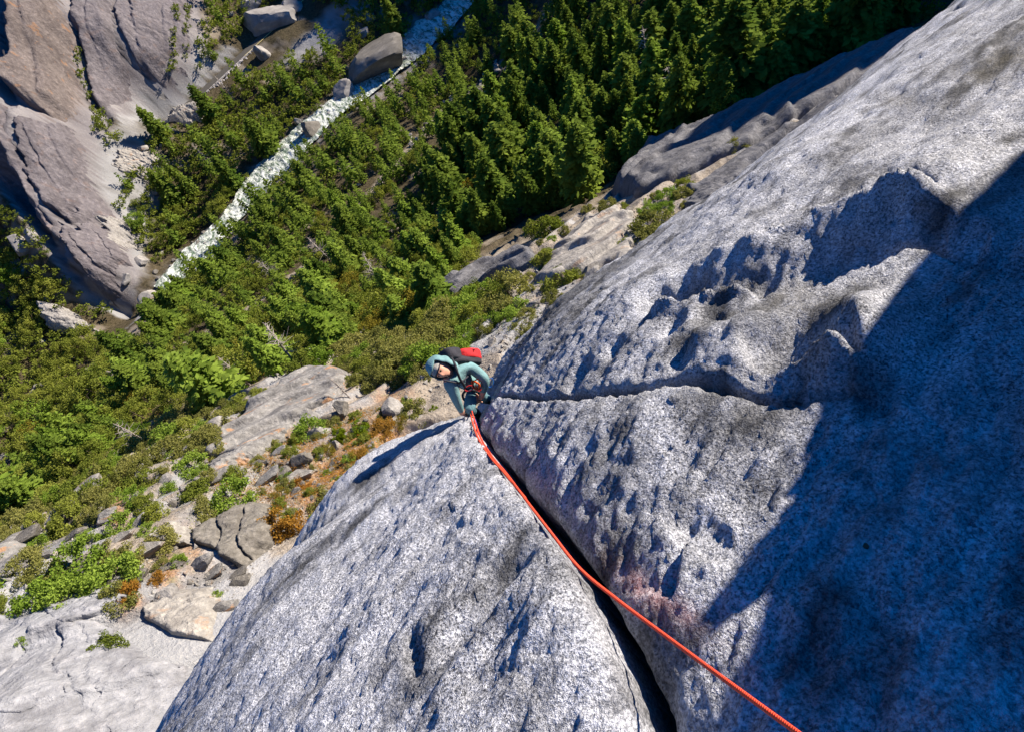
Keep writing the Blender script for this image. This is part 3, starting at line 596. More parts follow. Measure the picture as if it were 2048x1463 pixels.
plate('rock_plate', [(285, 1215), (350, 1178), (430, 1172), (442, 1208), (425, 1282), (350, 1270), (298, 1240)], .45, M_PALE, 'pale fractured rock plate with a dark notch by the slab edge', edge=.4, tilt=.1, tdir=(-.5, 1), seed=4)
plate('rock_plate', [(480, 880), (520, 850), (600, 812), (640, 830), (560, 890), (500, 915)], .45, M_PLATE, 'grey rock plate between two shrubs, right of the tan plate', edge=.3, seed=5)
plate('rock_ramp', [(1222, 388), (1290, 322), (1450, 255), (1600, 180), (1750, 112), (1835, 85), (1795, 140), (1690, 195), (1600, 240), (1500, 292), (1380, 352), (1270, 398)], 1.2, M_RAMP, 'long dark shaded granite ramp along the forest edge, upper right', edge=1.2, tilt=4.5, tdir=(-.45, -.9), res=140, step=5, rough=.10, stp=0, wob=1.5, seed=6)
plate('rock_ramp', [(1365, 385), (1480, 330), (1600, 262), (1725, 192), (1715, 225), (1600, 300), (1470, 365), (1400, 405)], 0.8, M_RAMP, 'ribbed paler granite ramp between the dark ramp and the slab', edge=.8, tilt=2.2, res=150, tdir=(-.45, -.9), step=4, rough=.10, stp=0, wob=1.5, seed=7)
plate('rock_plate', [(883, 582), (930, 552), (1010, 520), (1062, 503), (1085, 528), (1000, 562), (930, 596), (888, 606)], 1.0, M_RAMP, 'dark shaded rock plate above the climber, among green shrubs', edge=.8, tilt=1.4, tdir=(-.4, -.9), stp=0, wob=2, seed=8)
plate('rock_plate', [(1070, 560), (1130, 482), (1180, 425), (1240, 420), (1290, 455), (1262, 510), (1190, 540), (1100, 572)], .6, M_PALE, 'broad pale rounded rock shelf with shrubs, above the slab edge', edge=.8, tilt=.2, seed=9)
plate('rock_plate', [(1385, 395), (1450, 355), (1520, 318), (1540, 335), (1480, 375), (1400, 425), (1370, 420)], .9, M_RAMP, 'lumpy grey rock slab touching the slab rim, upper right', edge=.3, rough=.25, tilt=.5, tdir=(0, -1), seed=10)
plate('rock_wedge', [(92, 608), (125, 612), (170, 640), (192, 662), (160, 672), (118, 668), (96, 650)], 3.0, M_ROCK, 'wedge of striped grey rock below the far cliff, left edge', edge=2.5, tilt=3, tdir=(-1, 0), rough=.6, seed=11)
plate('rock_plate', [(-20, 1120), (40, 1080), (80, 1050), (70, 1095), (20, 1160), (-30, 1180)], .8, M_PLATE, 'smooth grey rock plate at the left edge below the shrubs', edge=.6, seed=12)
plate('rock_plate', [(305, 1075), (350, 1040), (385, 1062), (390, 1090), (345, 1090)], .5, M_PALE, 'small pale rock plate left of the dark cracked plate', edge=.3, seed=13)
plate('rock_outcrop', [(232, 300), (300, 300), (335, 330), (310, 355), (250, 350), (225, 325)], 2.5, M_PALE, 'pale rocky outcrop at the foot of the far cliff among trees', edge=3, rough=1.0, seed=14)
plate('rock_outcrop', [(340, 205), (400, 205), (412, 235), (380, 255), (335, 245)], 2.0, M_PALE, 'pale brown outcrop beside the far cliff, below the road', edge=3, rough=1.0, seed=15)
plate('rock_outcrop', [(205, 440), (255, 440), (272, 480), (240, 500), (200, 480)], 3.0, M_ROCK, 'angular cracked block at the lower right of the far cliff', edge=2.0, rough=.8, seed=16)

# ------------------------------------------------------------------ boulders
boulder('dome_boulder', 768, 140, 132, .55, 'huge domed grey boulder beside the river, largest in the valley', M_ROCKD, 1, 0.0, .40, .8)
for a in [(690, 192, 62, .55, 'brown boulder left of the river, below the domed boulder', M_ROCK, 2), (630, 262, 46, .9, 'dark block standing in the white rapids', M_ROCKD, 3),
          (598, 248, 22, 1.2, 'small pale upright rock left of the dark block in the rapids', M_ROCK, 4), (542, 50, 92, .62, 'big rounded boulder above the road at the top', M_ROCK, 0),
          (528, 112, 30, 1.3, 'upright slab of rock set in the wall under the road', M_ROCK, 3), (508, 16, 40, .7, 'grey boulder left of the big one above the road', M_ROCK, 5),
          (586, 16, 36, .6, 'low boulder behind the big one above the road', M_ROCK, 4), (736, 40, 34, .6, 'grey rock in trees above the domed boulder', M_ROCK, 6),
          (730, 72, 30, .7, 'pointed rock left above the domed boulder', M_ROCK, 7), (868, 35, 34, .5, 'flat grey rock by the river at the top', M_ROCK, 8),
          (820, 75, 30, .35, 'flat slab at the river bend right of the domed boulder', M_PALE, 9),
          (784, 815, 62, .8, 'square grey boulder with dark underside left of the climber', M_ROCK, 3), (688, 818, 44, .8, 'rough lichen boulder left of the square grey boulder', M_ROCKD, 5),
          (747, 908, 30, .8, 'small dark grey boulder next to the slab edge in orange grass', M_ROCK, 4), (606, 918, 42, .7, 'lichen covered boulder in orange brush', M_ROCKD, 0),
          (574, 952, 40, .8, 'rough dark boulder lower left of the lichen covered boulder', M_ROCKD, 1), (678, 895, 24, 1.6, 'pale pointed upright rock below two bright green bushes', M_PALE, 2),
          (1242, 520, 48, .35, 'flat pale stone lying on the rock shelf by the slab rim', M_PALE, 8), (1376, 412, 40, .6, 'grey rounded rock under the shrubs on the slab rim', M_ROCK, 6),
          (1185, 545, 60, .5, 'dark shaded boulder below the pale rock shelf', M_ROCKD, 2), (985, 688, 26, .8, 'pale broken rock right above the backpack', M_PALE, 7),
          (640, 915, 22, .7, 'small grey stone right of the lichen covered boulder', M_ROCK, 9), (700, 960, 50, .5, 'long grey rock against the slab edge below orange grass', M_ROCKD, 6),
          (790, 838, 20, .7, 'small pale stone under the square grey boulder', M_PALE, 4), (655, 985, 24, .8, 'grey stone at the slab edge left of orange bush', M_ROCK, 5),
          (50, 500, 40, 1.0, 'grey block in the gully left of the far cliff', M_ROCK, 3), (70, 480, 24, 1.4, 'tall grey fin in the gully left of the far cliff', M_ROCK, 2),
          (40, 535, 30, .8, 'lower grey block in the gully at the left edge', M_ROCK, 4), (300, 600, 34, .7, 'pale tan boulder at the end of the river', M_PALE, 1),
          (255, 560, 26, .6, 'grey boulder at the cliff foot above the river end', M_ROCK, 7), (285, 525, 30, .6, 'brown rock pile stone left of the river end', M_ROCK, 8)]:
    boulder('boulder', a[0], a[1], a[2], a[3], a[4], a[5], a[6])
def rib(px, py, wpx, lab, mat, seed, asp=.42, dep=.5, rz=None):
    o = boulder('rock_rib', px, py, wpx, asp, lab, mat, seed, (rnd.uniform(-.25, .25) if rz is None else rz), .38, dep, cat='rock'); return o
_rg = along_zone = [(440, 960), (400, 985), (350, 1010), (300, 1040), (250, 1075), (205, 1110), (160, 1130), (330, 960), (270, 1000), (215, 1030), (150, 1075), (90, 1110), (40, 1140), (380, 900), (320, 915), (250, 945), (180, 985), (120, 1030), (60, 1075), (420, 870), (350, 870), (470, 955), (520, 925), (560, 905), (600, 955), (540, 960), (350, 1130), (400, 1130), (300, 1100), (430, 1150), (480, 1150), (330, 1200), (390, 1210), (450, 1215), (270, 1160), (220, 1180), (640, 870), (590, 985), (480, 1165), (1130, 600), (1180, 560), (1060, 620)]
for i_, (a_, b_) in enumerate(_rg):
    rib(a_, b_, rnd.uniform(30, 85), '', [M_PALE, M_PLATE, M_ROCKD, M_ROCK][i_ % 4], rnd.randrange(0, 6))['label'] = ulabel('%s broken rock rib on the slope' % ('pale', 'grey', 'dark brown', 'mid grey')[i_ % 4], a_, b_)
def scatter_rocks(name, n, gen, smin, smax, label, mats, group):
    pts = np.array([gen() for _ in range(n)]); P, ok = ghit(pts[:, 0], pts[:, 1])
    for i in range(n):
        if ok[i]:
            q = rnd.uniform(smin, smax)
            boulder(name, 0, 0, q, rnd.uniform(.5, .9), ulabel(label, pts[i][0], pts[i][1]), rnd.choice(mats), rnd.randrange(6, 10), P=P[i], cat='rock', group=group)
def along(L, spread, lo=0, hi=1):
    L = np.array([(a[0], a[1]) for a in L], float)
    def g():
        s = rnd.uniform(lo, hi) * (len(L) - 1); i = min(int(s), len(L) - 2); p = L[i] + (L[i + 1] - L[i]) * (s - i)
        return p + np.array([rnd.gauss(0, spread), rnd.gauss(0, spread)])
    return g
scatter_rocks('trail_rock', 46, along([(1010, 125), (950, 178), (905, 215), (850, 262), (800, 300)], 14), 8, 18, 'pale jumbled rock along the trail', [M_PALE, M_ROCK], 'rocks along the trail')
scatter_rocks('trail_rock', 16, along([(700, 430), (660, 490), (760, 350)], 18), 8, 16, 'pale jumbled rock in the forest clearing', [M_PALE, M_ROCK], 'rocks along the trail')
scatter_rocks('river_rock', 110, along(RIVER_PX[4:13], 11), 5, 14, 'dark wet rock in the rapids', [M_ROCK, M_ROCKD], 'rocks in the river')
scatter_rocks('loose_stone', 70, along([(800, 800), (740, 870), (690, 930), (620, 1000), (560, 960), (610, 900)], 28), 6, 16, 'loose stone on the orange slope', [M_ROCK, M_ROCKD, M_PALE], 'loose stones beside the slab')
scatter_rocks('loose_stone', 60, along([(60, 1060), (180, 1040), (300, 1000), (380, 960), (420, 1080), (330, 1150)], 35), 6, 18, 'pale loose stone on the lower left slope', [M_PALE, M_PALE, M_ROCK], 'loose stones on the left slope')
scatter_rocks('loose_stone', 30, along([(1080, 610), (1040, 640), (990, 680), (1230, 510), (1150, 540)], 20), 6, 14, 'pale loose stone at the wall foot', [M_PALE], 'loose stones at the wall foot')
scatter_rocks('cliff_block', 40, along([(60, 520), (110, 620), (150, 700), (90, 780), (280, 540), (300, 350), (360, 250), (480, 20), (590, 30)], 25), 8, 22, 'grey block among brush under the far cliff', [M_ROCK, M_PALE], 'blocks under the far cliff')

# ------------------------------------------------------------------ river, road
def water_mat():
    m = NT('white_water'); co = m.coord((1, 1, .3))
    fl = m.coord((.9, .35, .3), (0, 0, -1.0))
    n = m.noise(fl, .55, 6, .7, 1.2); n2 = m.noise(co, 1.4, 5, .65)
    foam = m.ramp(m.math('ADD', m.math('MULTIPLY', n, .7), m.math('MULTIPLY', n2, .3)), [(.43, 0), (.57, 1)])
    col = m.mix(foam, (.10, .15, .10), (.72, .75, .70))
    m.principled(col, m.math('ADD', m.math('MULTIPLY', foam, .6), .15), .5, m.bump(m.math('ADD', n, n2), .7, .5)); return m.m
def strip(name, L, width, zoff, n, cols, noise, mat, kind='structure'):
    L = np.asarray(L, float); s = np.concatenate([[0], np.cumsum(np.linalg.norm(np.diff(L, axis=0), axis=1))])
    u = np.linspace(0, s[-1], n); C = np.stack([np.interp(u, s, L[:, i]) for i in range(3)], -1)
    C[:, :2] = np.stack([np.convolve(np.pad(C[:, i], 9, 'edge'), np.ones(19) / 19, 'valid') for i in range(2)], -1)
    tg = np.gradient(C[:, :2], axis=0); tg /= np.linalg.norm(tg, axis=1, keepdims=True); nr = np.stack([-tg[:, 1], tg[:, 0]], -1)
    wd = width(u / s[-1]); v = np.linspace(-1, 1, cols)
    G = np.zeros((n, cols, 3)); G[..., :2] = C[:, None, :2] + nr[:, None] * (wd[:, None] * v)[..., None]
    G[..., 2] = C[:, None, 2] + zoff + noise * fbm(G[..., 0] / 2.2, G[..., 1] / 2.2, 4, 501, .6)
    me = mesh_np(name, G.reshape(-1, 3), grid_faces(n, cols)[:, ::-1]); return obj(name, me, mat, kind=kind)
strip('river', RIV[8:], lambda p: RIVW(RIVP[8] + p * (1 - RIVP[8])) * 1.1, -.25, 700, 26, .6, water_mat())
M_ROAD = plain('asphalt', (.085, .08, .072), .9, .3, 3)
strip('road', ROAD, lambda p: 2.3 + p * 0, .12, 160, 6, .02, M_ROAD)
M_LINE = plain('road_edge_paint', (.62, .52, .22), .7, .15, 2)
def shift(L, d):
    L = np.asarray(L); tg = np.gradient(L[:, :2], axis=0); tg /= np.linalg.norm(tg, axis=1, keepdims=True); o = L.copy()
    o[:, 0] += -tg[:, 1] * d; o[:, 1] += tg[:, 0] * d; return o
strip('road_edge', shift(ROAD, -2.15)[2:], lambda p: .22 + p * 0, .14, 120, 3, 0, M_LINE)
wallr = obj('retaining_wall', None, None, None, 'pale dry stone retaining wall holding up the road', 'stone wall')
M_STONE = granite_far('wall_stone', (.36, .34, .33), (.55, .52, .50), (1, 1, 1), 1.0)
stone_me = [ROCKS[6 + i].copy() for i in range(3)]
for q in stone_me: q.materials.append(M_STONE)
WL = shift(ROAD, -2.75)
for i in range(170):
    s = rnd.uniform(.55, 2.35); k = min(int(s), len(WL) - 2); p = WL[k] + (WL[k + 1] - WL[k]) * (s - k); h = rnd.random()
    o = obj('stone', stone_me[i % 3], None, wallr); o.location = (p[0] + .5 * h, p[1] - 1.6 * h, p[2] - .1 - 3.6 * h)
    r = rnd.uniform(.35, .75); o.scale = (r * 1.3, r, r * .9); o.rotation_euler = (rnd.uniform(0, 6), rnd.uniform(0, 6), rnd.uniform(0, 6))
cop = bmesh.new()
for i in range(26):
    s = .5 + 1.9 * i / 26; k = min(int(s), len(WL) - 2); p = WL[k] + (WL[k + 1] - WL[k]) * (s - k)
    m4 = Matrix.Translation((p[0], p[1], p[2] + .05)) @ Matrix.Rotation(math.atan2(*(WL[k + 1] - WL[k])[1::-1]), 4, 'Z') @ Matrix.Diagonal((1.5, .5, .5, 1))
    bmesh.ops.create_cube(cop, size=1, matrix=m4 @ Matrix.Rotation(rnd.uniform(-.1, .1), 4, 'Z'))
obj('coping', bm_mesh('coping', cop, False), M_STONE, wallr)
print('rocks', time.time() - T0)
# ------------------------------------------------------------------ vegetation
def leaf_mat(name, c1, c2, trans=.3):
    m = NT(name); oi = m.n('ShaderNodeObjectInfo'); co = m.coord()
    g = m.n('ShaderNodeNewGeometry')
    wn = m.n('ShaderNodeTexNoise'); m.l(g.outputs['Position'], wn.inputs['Vector']); wn.inputs['Scale'].default_value = .22; wn.inputs['Detail'].default_value = 2.0
    fr = m.math('ADD', m.math('MULTIPLY', oi.outputs['Random'], .45), m.math('MULTIPLY', m.ramp(wn.outputs[0], [(.34, 0), (.66, 1)]), .55))
    base = m.mix(fr, tuple(x * .85 for x in c1), tuple(x * 1.12 for x in c2))
    n = m.noise(co, 6, 2, .6)
    base = m.mix(m.math('MULTIPLY', m.ramp(n, [(.35, 0), (.65, 1)]), .6), base, m.mix(1.0, base, (.62, .66, .6), 'MULTIPLY'))
    d = m.n('ShaderNodeBsdfDiffuse'); t = m.n('ShaderNodeBsdfTranslucent'); mx = m.n('ShaderNodeMixShader')
    m.l(base, d.inputs[0]); m.l(m.mix(1.0, base, (1.25, 1.3, .7), 'MULTIPLY'), t.inputs[0]); mx.inputs[0].default_value = trans
    m.l(d.outputs[0], mx.inputs[1]); m.l(t.outputs[0], mx.inputs[2]); m.l(mx.outputs[0], m.out.inputs[0]); return m.m
M_CON = leaf_mat('conifer_needles', (.095, .165, .026), (.215, .275, .045))
M_CONB = leaf_mat('bright_needles', (.165, .265, .03), (.26, .345, .06))
M_OAK = leaf_mat('oak_leaves', (.145, .19, .03), (.27, .285, .055))
M_SHR = leaf_mat('shrub_leaves', (.19, .20, .05), (.29, .275, .085))
M_LIME = leaf_mat('bright_bush_leaves', (.17, .23, .012), (.21, .26, .02))
M_ORG = leaf_mat('orange_dry_leaves', (.38, .17, .03), (.34, .20, .04))
M_YEL = leaf_mat('yellowing_leaves', (.26, .20, .03), (.20, .18, .03))
M_DEAD = plain('dead_wood', (.34, .30, .27), .9, .3, 4)
M_BARK = plain('bark', (.10, .075, .055), .95, .4, 5)
class LM:
    def __init__(s, seed): s.v = []; s.f = []; s.r = random.Random(seed)
    def quad(s, c, a, b):
        i = len(s.v); s.v += [c - a, c - b * .9 + a * .1, c + a, c + b * .9 + a * .1]; s.f.append((i, i + 1, i + 2, i + 3))
    def rand(s, c, size, flat=.0):
        r = s.r; n = Vector((r.gauss(0, 1), r.gauss(0, 1), r.gauss(0, 1) + flat)).normalized()
        a = n.orthogonal().normalized(); a.rotate(Matrix.Rotation(r.uniform(0, 6.28), 3, n)); b = n.cross(a)
        s.quad(Vector(c), a * size * r.uniform(.7, 1.3), b * size * r.uniform(.5, .9))
    def mesh(s, name, mat):
        me = mesh_np(name, [tuple(v) for v in s.v], s.f, True); me.materials.append(mat); return me
def trunk_mesh(h, r0, seed, limbs=0, mat=None, spread=.3):
    V = []; Fc = []; rs = random.Random(seed)
    def tube(pts, ra, rb, n=6):
        i0 = len(V)
        for k, p in enumerate(pts):
            rr = ra + (rb - ra) * k / (len(pts) - 1)
            for j in range(n): V.append((p[0] + rr * math.cos(6.283 * j / n), p[1] + rr * math.sin(6.283 * j / n), p[2]))
        for k in range(len(pts) - 1):
            for j in range(n): a = i0 + k * n + j; b = i0 + k * n + (j + 1) % n; Fc.append((a, b, b + n, a + n))
    bx, by = rs.uniform(-.03, .03), rs.uniform(-.03, .03)
    tube([(0, 0, -.12), (bx * .3, by * .3, h * .33), (bx, by, h * .66), (bx * .5, by * .5, h)], r0, r0 * .25)
    for i in range(limbs):
        z = rs.uniform(.2, .95) * h; a = rs.uniform(0, 6.28); l = spread * rs.uniform(.5, 1) * (1.15 - z / h if limbs > 12 else 1)
        p0 = Vector((bx * .5, by * .5, z)); p1 = p0 + Vector((math.cos(a) * l * .5, math.sin(a) * l * .5, l * .35 * rs.uniform(-.3, 1))); p2 = p0 + Vector((math.cos(a + .2) * l, math.sin(a + .2) * l, l * .5 * rs.uniform(-.3, 1.2)))
        tube([p0, p1, p2], r0 * .38, r0 * .1, 4)
    me = mesh_np('trunk', V, Fc); me.materials.append(mat or M_BARK); return me
def conifer_mesh(seed, rad, mat, loose=0.0, nl=34, lod=1.0):
    L = LM(seed); r = L.r; nl = int(nl * lod ** .5); big = 1 / lod ** .5
    zs = .10 + .05 * r.random()
    for i in range(nl):
        z = zs + (1 - zs) * (i / (nl - 1)) ** .95; R = rad * (1 - (z - zs) / (1 - zs)) ** (.62 + .3 * r.random() * loose) * (.72 + .28 * min(1, (z - zs) / .12)) + .012
        nb = max(4, int((11 - 6 * z) * lod ** .35)); ph = r.uniform(0, 6.28)
        for b in range(nb):
            if r.random() < loose: continue
            az = ph + 6.283 * b / nb + r.uniform(-.3, .3); l = R * r.uniform(.6, 1.1) * (.75 + .5 * float(vn(math.cos(az) * 1.6 + 9, math.sin(az) * 1.6 + z * 7, seed)))
            d = Vector((math.cos(az), math.sin(az), 0)); up = r.uniform(.1, .4) if z > .6 else r.uniform(-.2, .15); side = Vector((-d.y, d.x, 0))
            m = 2 if lod < .5 else (3 if l < .05 else 6)
            for k in range(m):
                f = (k + .9) / m; c = d * l * f + Vector((0, 0, z + l * (up * f - .25 * f * f)))
                s = (.020 + .17 * l * (1 - .4 * f)) * r.uniform(.6, 1.25) * big
                for q in range(2 if lod > .5 and l > .05 else 1):
                    ax = (d * r.uniform(.2, 1) + Vector((0, 0, up - .3 * f + r.uniform(-.3, .3))) + side * r.uniform(-1, 1)).normalized()
                    L.quad(c + Vector((r.gauss(0, .010), r.gauss(0, .010), r.gauss(0, .012))), ax * s, ax.cross(Vector((r.uniform(-.7, .7), r.uniform(-.7, .7), 1))).normalized() * s * .6)
    return L.mesh('crown', mat)
def broad_mesh(seed, mat, clumps, per, size, wid=.42, zlo=.25, zr=.55, flat=.4):
    L = LM(seed); r = L.r
    for i in range(clumps):
        a = r.uniform(0, 6.28); q = math.sqrt(r.random()) * wid; zt = r.random(); cz = zlo + zr * zt * (1 - (q / wid) ** 2 * .55); cr = r.uniform(.09, .17) * (wid / .42)
        c = Vector((math.cos(a) * q, math.sin(a) * q, cz)); n = int(per * r.uniform(.6, 1.3))
        for k in range(n):
            v = Vector((r.gauss(0, 1), r.gauss(0, 1), r.gauss(0, 1))).normalized() * cr * r.random() ** .35; v.z *= .75
            L.rand(c + v, size, flat)
    return L.mesh('crown', mat)
CON = [conifer_mesh(s, rad, mat, lo) for s, rad, mat, lo in [(1, .25, M_CON, .04), (2, .21, M_CON, .06), (3, .28, M_CON, .1), (4, .24, M_CONB, .06), (5, .30, M_CONB, .1), (6, .19, M_CON, .18)]]
CTR = [trunk_mesh(.93, .014, s) for s in range(2)]
OAK = [broad_mesh(10 + s, mat, 30, 85, .023) for s, mat in enumerate([M_OAK, M_OAK, M_CONB, M_OAK])] + [broad_mesh(18, M_YEL, 26, 80, .023)]
OTR = [trunk_mesh(.6, .025, 5 + s, 7) for s in range(2)]
SHR = [broad_mesh(30 + s, mat, 34, 120, .029, .5, .08, .55, .5) for s, mat in enumerate([M_SHR, M_SHR, M_OAK, M_CONB])]
SHO = broad_mesh(41, M_ORG, 30, 120, .029, .5, .1, .5); SHL = broad_mesh(42, M_LIME, 34, 140, .030, .45, .1, .6)
STR = [trunk_mesh(.4, .02, 15 + s, 9, None, .4) for s in range(2)]
SNAG = [trunk_mesh(1.0, .016, 25 + s, 46, M_DEAD, .30) for s in range(3)]
NAMES = {}
def plant(name, crown, trunk, P, h, wide, label, cat, group, tilt=.05):
    o = obj(name, None, None, None, label, cat, group); o.empty_display_size = .2
    o.location = P - np.array([0, 0, .15]); o.scale = (h * wide, h * wide, h); o.rotation_euler = (rnd.gauss(0, tilt), rnd.gauss(0, tilt), rnd.uniform(0, 6.28))
    if trunk is not None: obj('trunk', trunk, None, o)
    if crown is not None: obj('crown' if cat == 'tree' else 'foliage', crown, None, o)
    return o
Z_DARK = [(880, 425), (960, 470), (1080, 450), (1180, 400), (1290, 318), (1450, 240), (1620, 140), (1760, 75), (1960, -40), (1960, -160), (1250, -160), (1085, 60), (1030, 140), (950, 225), (840, 340)]
Z_MID = [(350, 590), (420, 500), (580, 345), (700, 225), (860, 110), (1000, -60), (1150, -100), (1085, 20), (1012, 128), (890, 285), (790, 380), (665, 515), (440, 660), (330, 710), (250, 760), (260, 690)]
Z_LOW = [(250, 770), (340, 712), (450, 660), (660, 515), (850, 370), (885, 430), (960, 480), (950, 560), (880, 620), (700, 690), (560, 735), (430, 800), (300, 835), (180, 930), (60, 1010), (-60, 1080), (-60, 1000), (100, 880), (170, 830)]
Z_FAR = [(320, 530), (268, 470), (240, 400), (330, 262), (395, 165), (420, 60), (430, -60), (980, -80), (860, 60), (700, 190), (560, 310), (430, 440)]
Z_LEFT = [(-60, 470), (60, 520), (130, 605), (205, 680), (250, 720), (215, 800), (100, 890), (-60, 1010)]
Z_SHR = [(560, 745), (700, 690), (890, 620), (1000, 570), (1010, 610), (960, 680), (880, 745), (760, 775), (690, 760), (640, 738)]
Z_SLOPE = [(-60, 1100), (60, 1005), (180, 925), (300, 835), (430, 795), (520, 790), (440, 870), (430, 950), (390, 1050), (320, 1150), (220, 1215), (100, 1215), (-60, 1250)]
Z_MIX = [(520, 905), (600, 850), (700, 830), (800, 800), (840, 800), (760, 900), (690, 985), (600, 1060), (540, 1000), (430, 1000), (430, 950)]
Z_SHELF = [(960, 610), (1060, 500), (1180, 420), (1260, 400), (1380, 370), (1420, 380), (1290, 490), (1150, 590), (1070, 650), (1000, 680)]
def sample(n, zone, mind, clear=True):
    A = np.array(zone, float); (x0, y0), (x1, y1) = A.min(0), A.max(0); out = []; tries = 0
    bx = NP.uniform(x0, x1, n * 30); by = NP.uniform(y0, y1, n * 30); k = inpoly(bx, by, zone) & (bx > -70) & (by > -110); bx = bx[k][:n * 9]; by = by[k][:n * 9]
    P, ok = ghit(bx, by, 14, 480, 260)
    dr = polydist(P[:, 0], P[:, 1], RIV[:, :2]); ok &= dr[0] > RIVW(dr[2]) * 1.05 + np.where(dr[1] > 0, 0, .3)
    dd_ = polydist(P[:, 0], P[:, 1], ROAD[:, :2]); ok &= dd_[0] > np.where(dd_[1] < 0, 8.5, 3.6); ok &= polydist(P[:, 0], P[:, 1], TRAIL)[0] > 1.8
    for pl in PLATES_PX[6:]: ok &= ~inpoly(bx, by, pl)
    for (a, b, ra, rb) in [(770, 150, 66, 40), (542, 55, 50, 34), (690, 200, 32, 22), (500, 115, 60, 34), (580, 75, 60, 45), (650, 60, 55, 50), (630, 270, 26, 36)]: ok &= ((bx - a) / ra) ** 2 + ((by - b) / rb) ** 2 > 1
    Q = []
    for i in np.nonzero(ok)[0]:
        if all((P[i][0] - q[0]) ** 2 + (P[i][1] - q[1]) ** 2 > mind * mind for q in Q):
            Q.append(P[i]); out.append((P[i], bx[i], by[i]))
            if len(out) >= n: break
    return out
ncon = noak = nshr = 0
def add_con(P, px, py, h, zone, group, mats=(0, 1, 2, 5)):
    i = rnd.choice(mats); wide = rnd.uniform(.85, 1.5)
    lab = '%s %s conifer %s' % ('tall' if h > 14 else 'mid sized' if h > 9 else 'small', 'bright green' if i in (3, 4) else 'dark green', zone)
    plant('conifer_tree', CON[i], CTR[i % 2], P, h, wide, ulabel(lab, px, py), 'tree', group)
def add_oak(P, px, py, h, zone, group, w=(.85, 1.3)):
    i = rnd.choice((0, 1, 3, 0, 1, 3, 2, 4)) if rnd.random() < .6 else rnd.choice((0, 1, 3)); wide = rnd.uniform(*w)
    lab = '%s %s %s' % ('yellowish' if i == 4 else 'fresh green' if i == 2 else 'olive green', 'round leafy tree', zone)
    plant('leafy_tree', OAK[i], OTR[i % 2], P, h, wide, ulabel(lab, px, py), 'tree', group)
def add_shr(P, px, py, h, zone, group, me=None, col=None):
    i = rnd.randrange(4); c = col or ('olive', 'olive', 'dull green', 'green')[i]
    plant('shrub', me or SHR[i], STR[i % 2], P, h, rnd.uniform(1.1, 1.7), ulabel('%s %s shrub %s' % ('low' if h < 1.2 else 'bushy', c, zone), px, py), 'shrub', group)
JOBS = []
def want(kind, n, zone, mind, h0, h1, phrase, group, extra=None):
    for P, x, y in sample(n, zone, mind): JOBS.append([kind, P, x, y, h0 + (h1 * 1.12 - h0) * rnd.random() ** 1.7, phrase, group, extra])
want('c', 430, Z_DARK, 2.6, 7.5, 16.5, 'right of the trail', 'conifers right of the trail', (0, 1, 2, 5, 3))
want('o', 60, Z_DARK, 3.0, 5, 9, 'right of the trail', 'leafy trees right of the trail')
want('c', 270, Z_MID, 2.5, 5, 11, 'between river and trail', 'conifers between river and trail', (0, 1, 2, 3, 5))
want('o', 240, Z_MID, 2.3, 3.2, 6.2, 'between river and trail', 'leafy trees between river and trail')
want('c', 190, Z_LOW, 2.3, 3.5, 8.5, 'on the sunny slope', 'conifers on the sunny slope', (3, 4, 3, 0, 1))
want('o', 340, Z_LOW, 1.8, 2.5, 5, 'on the sunny slope', 'leafy trees on the sunny slope')
want('c', 60, Z_FAR, 4.5, 8, 16, 'across the river', 'conifers across the river', (0, 1, 5))
want('o', 380, Z_FAR, 2.9, 4, 7.2, 'across the river', 'leafy trees across the river', (.9, 1.4))
want('o', 210, Z_LEFT, 3.0, 4, 7.5, 'under the far cliff', 'leafy trees under the far cliff', (.9, 1.4))
want('o', 40, [(-60, 360), (60, 440), (160, 580), (230, 640), (190, 640), (90, 560), (-60, 430)], 3.0, 3, 6, 'in the gully beside the far cliff', 'leafy trees in the cliff gully')
want('o', 26, [(145, 110), (160, 110), (210, 230), (262, 280), (250, 320), (200, 255)], 3.0, 3.5, 6, 'in the notch of the far cliff', 'leafy trees in the cliff notch')
want('o', 26, [(355, 20), (385, 20), (375, 130), (345, 150), (350, 90)], 3.0, 3, 6, 'on the right of the far cliff', 'leafy trees on the far cliff')
JOBS.sort(key=lambda q: -q[4] / np.linalg.norm(q[1])); cnt = {'c': 0, 'o': 0}; REST = []
for k, P, x, y, h, ph, gp, ex in JOBS:
    inside = -20 < x < 2068 and -20 < y < 1480
    if cnt[k] < 300 and inside:
        cnt[k] += 1
        if k == 'c': add_con(P, x, y, h, ph, gp, ex)
        else: add_oak(P, x, y, h, ph, gp, ex or (.85, 1.3))
    else: REST.append((k, P, h))
def far_wood(name, kind, proto, mats_, label):
    V = []; Fc = []; base = 0
    P_ = []
    for me in proto:
        co = np.zeros(len(me.vertices) * 3); me.vertices.foreach_get('co', co); fi = np.zeros(len(me.loops), np.int32); me.loops.foreach_get('vertex_index', fi); P_.append((co.reshape(-1, 3), fi.reshape(-1, 4)))
    for k, P, h in REST:
        if k != kind: continue
        co, fi = rnd.choice(P_); a = rnd.uniform(0, 6.28); wd = h * rnd.uniform(.9, 1.35); c_, s_ = math.cos(a), math.sin(a)
        V.append(np.stack([(co[:, 0] * c_ - co[:, 1] * s_) * wd, (co[:, 0] * s_ + co[:, 1] * c_) * wd, co[:, 2] * h], -1) + P); Fc.append(fi + base); base += len(co)
    if V: me = mesh_np(name, np.concatenate(V), np.concatenate(Fc)); me.materials.append(mats_); obj(name, me, None, None, label, None, None, 'stuff')
far_wood('distant_conifers', 'c', [conifer_mesh(60 + s, .25, M_CON, .05, 34, .4) for s in range(3)], M_CON, 'mass of smaller conifers filling the valley forest')
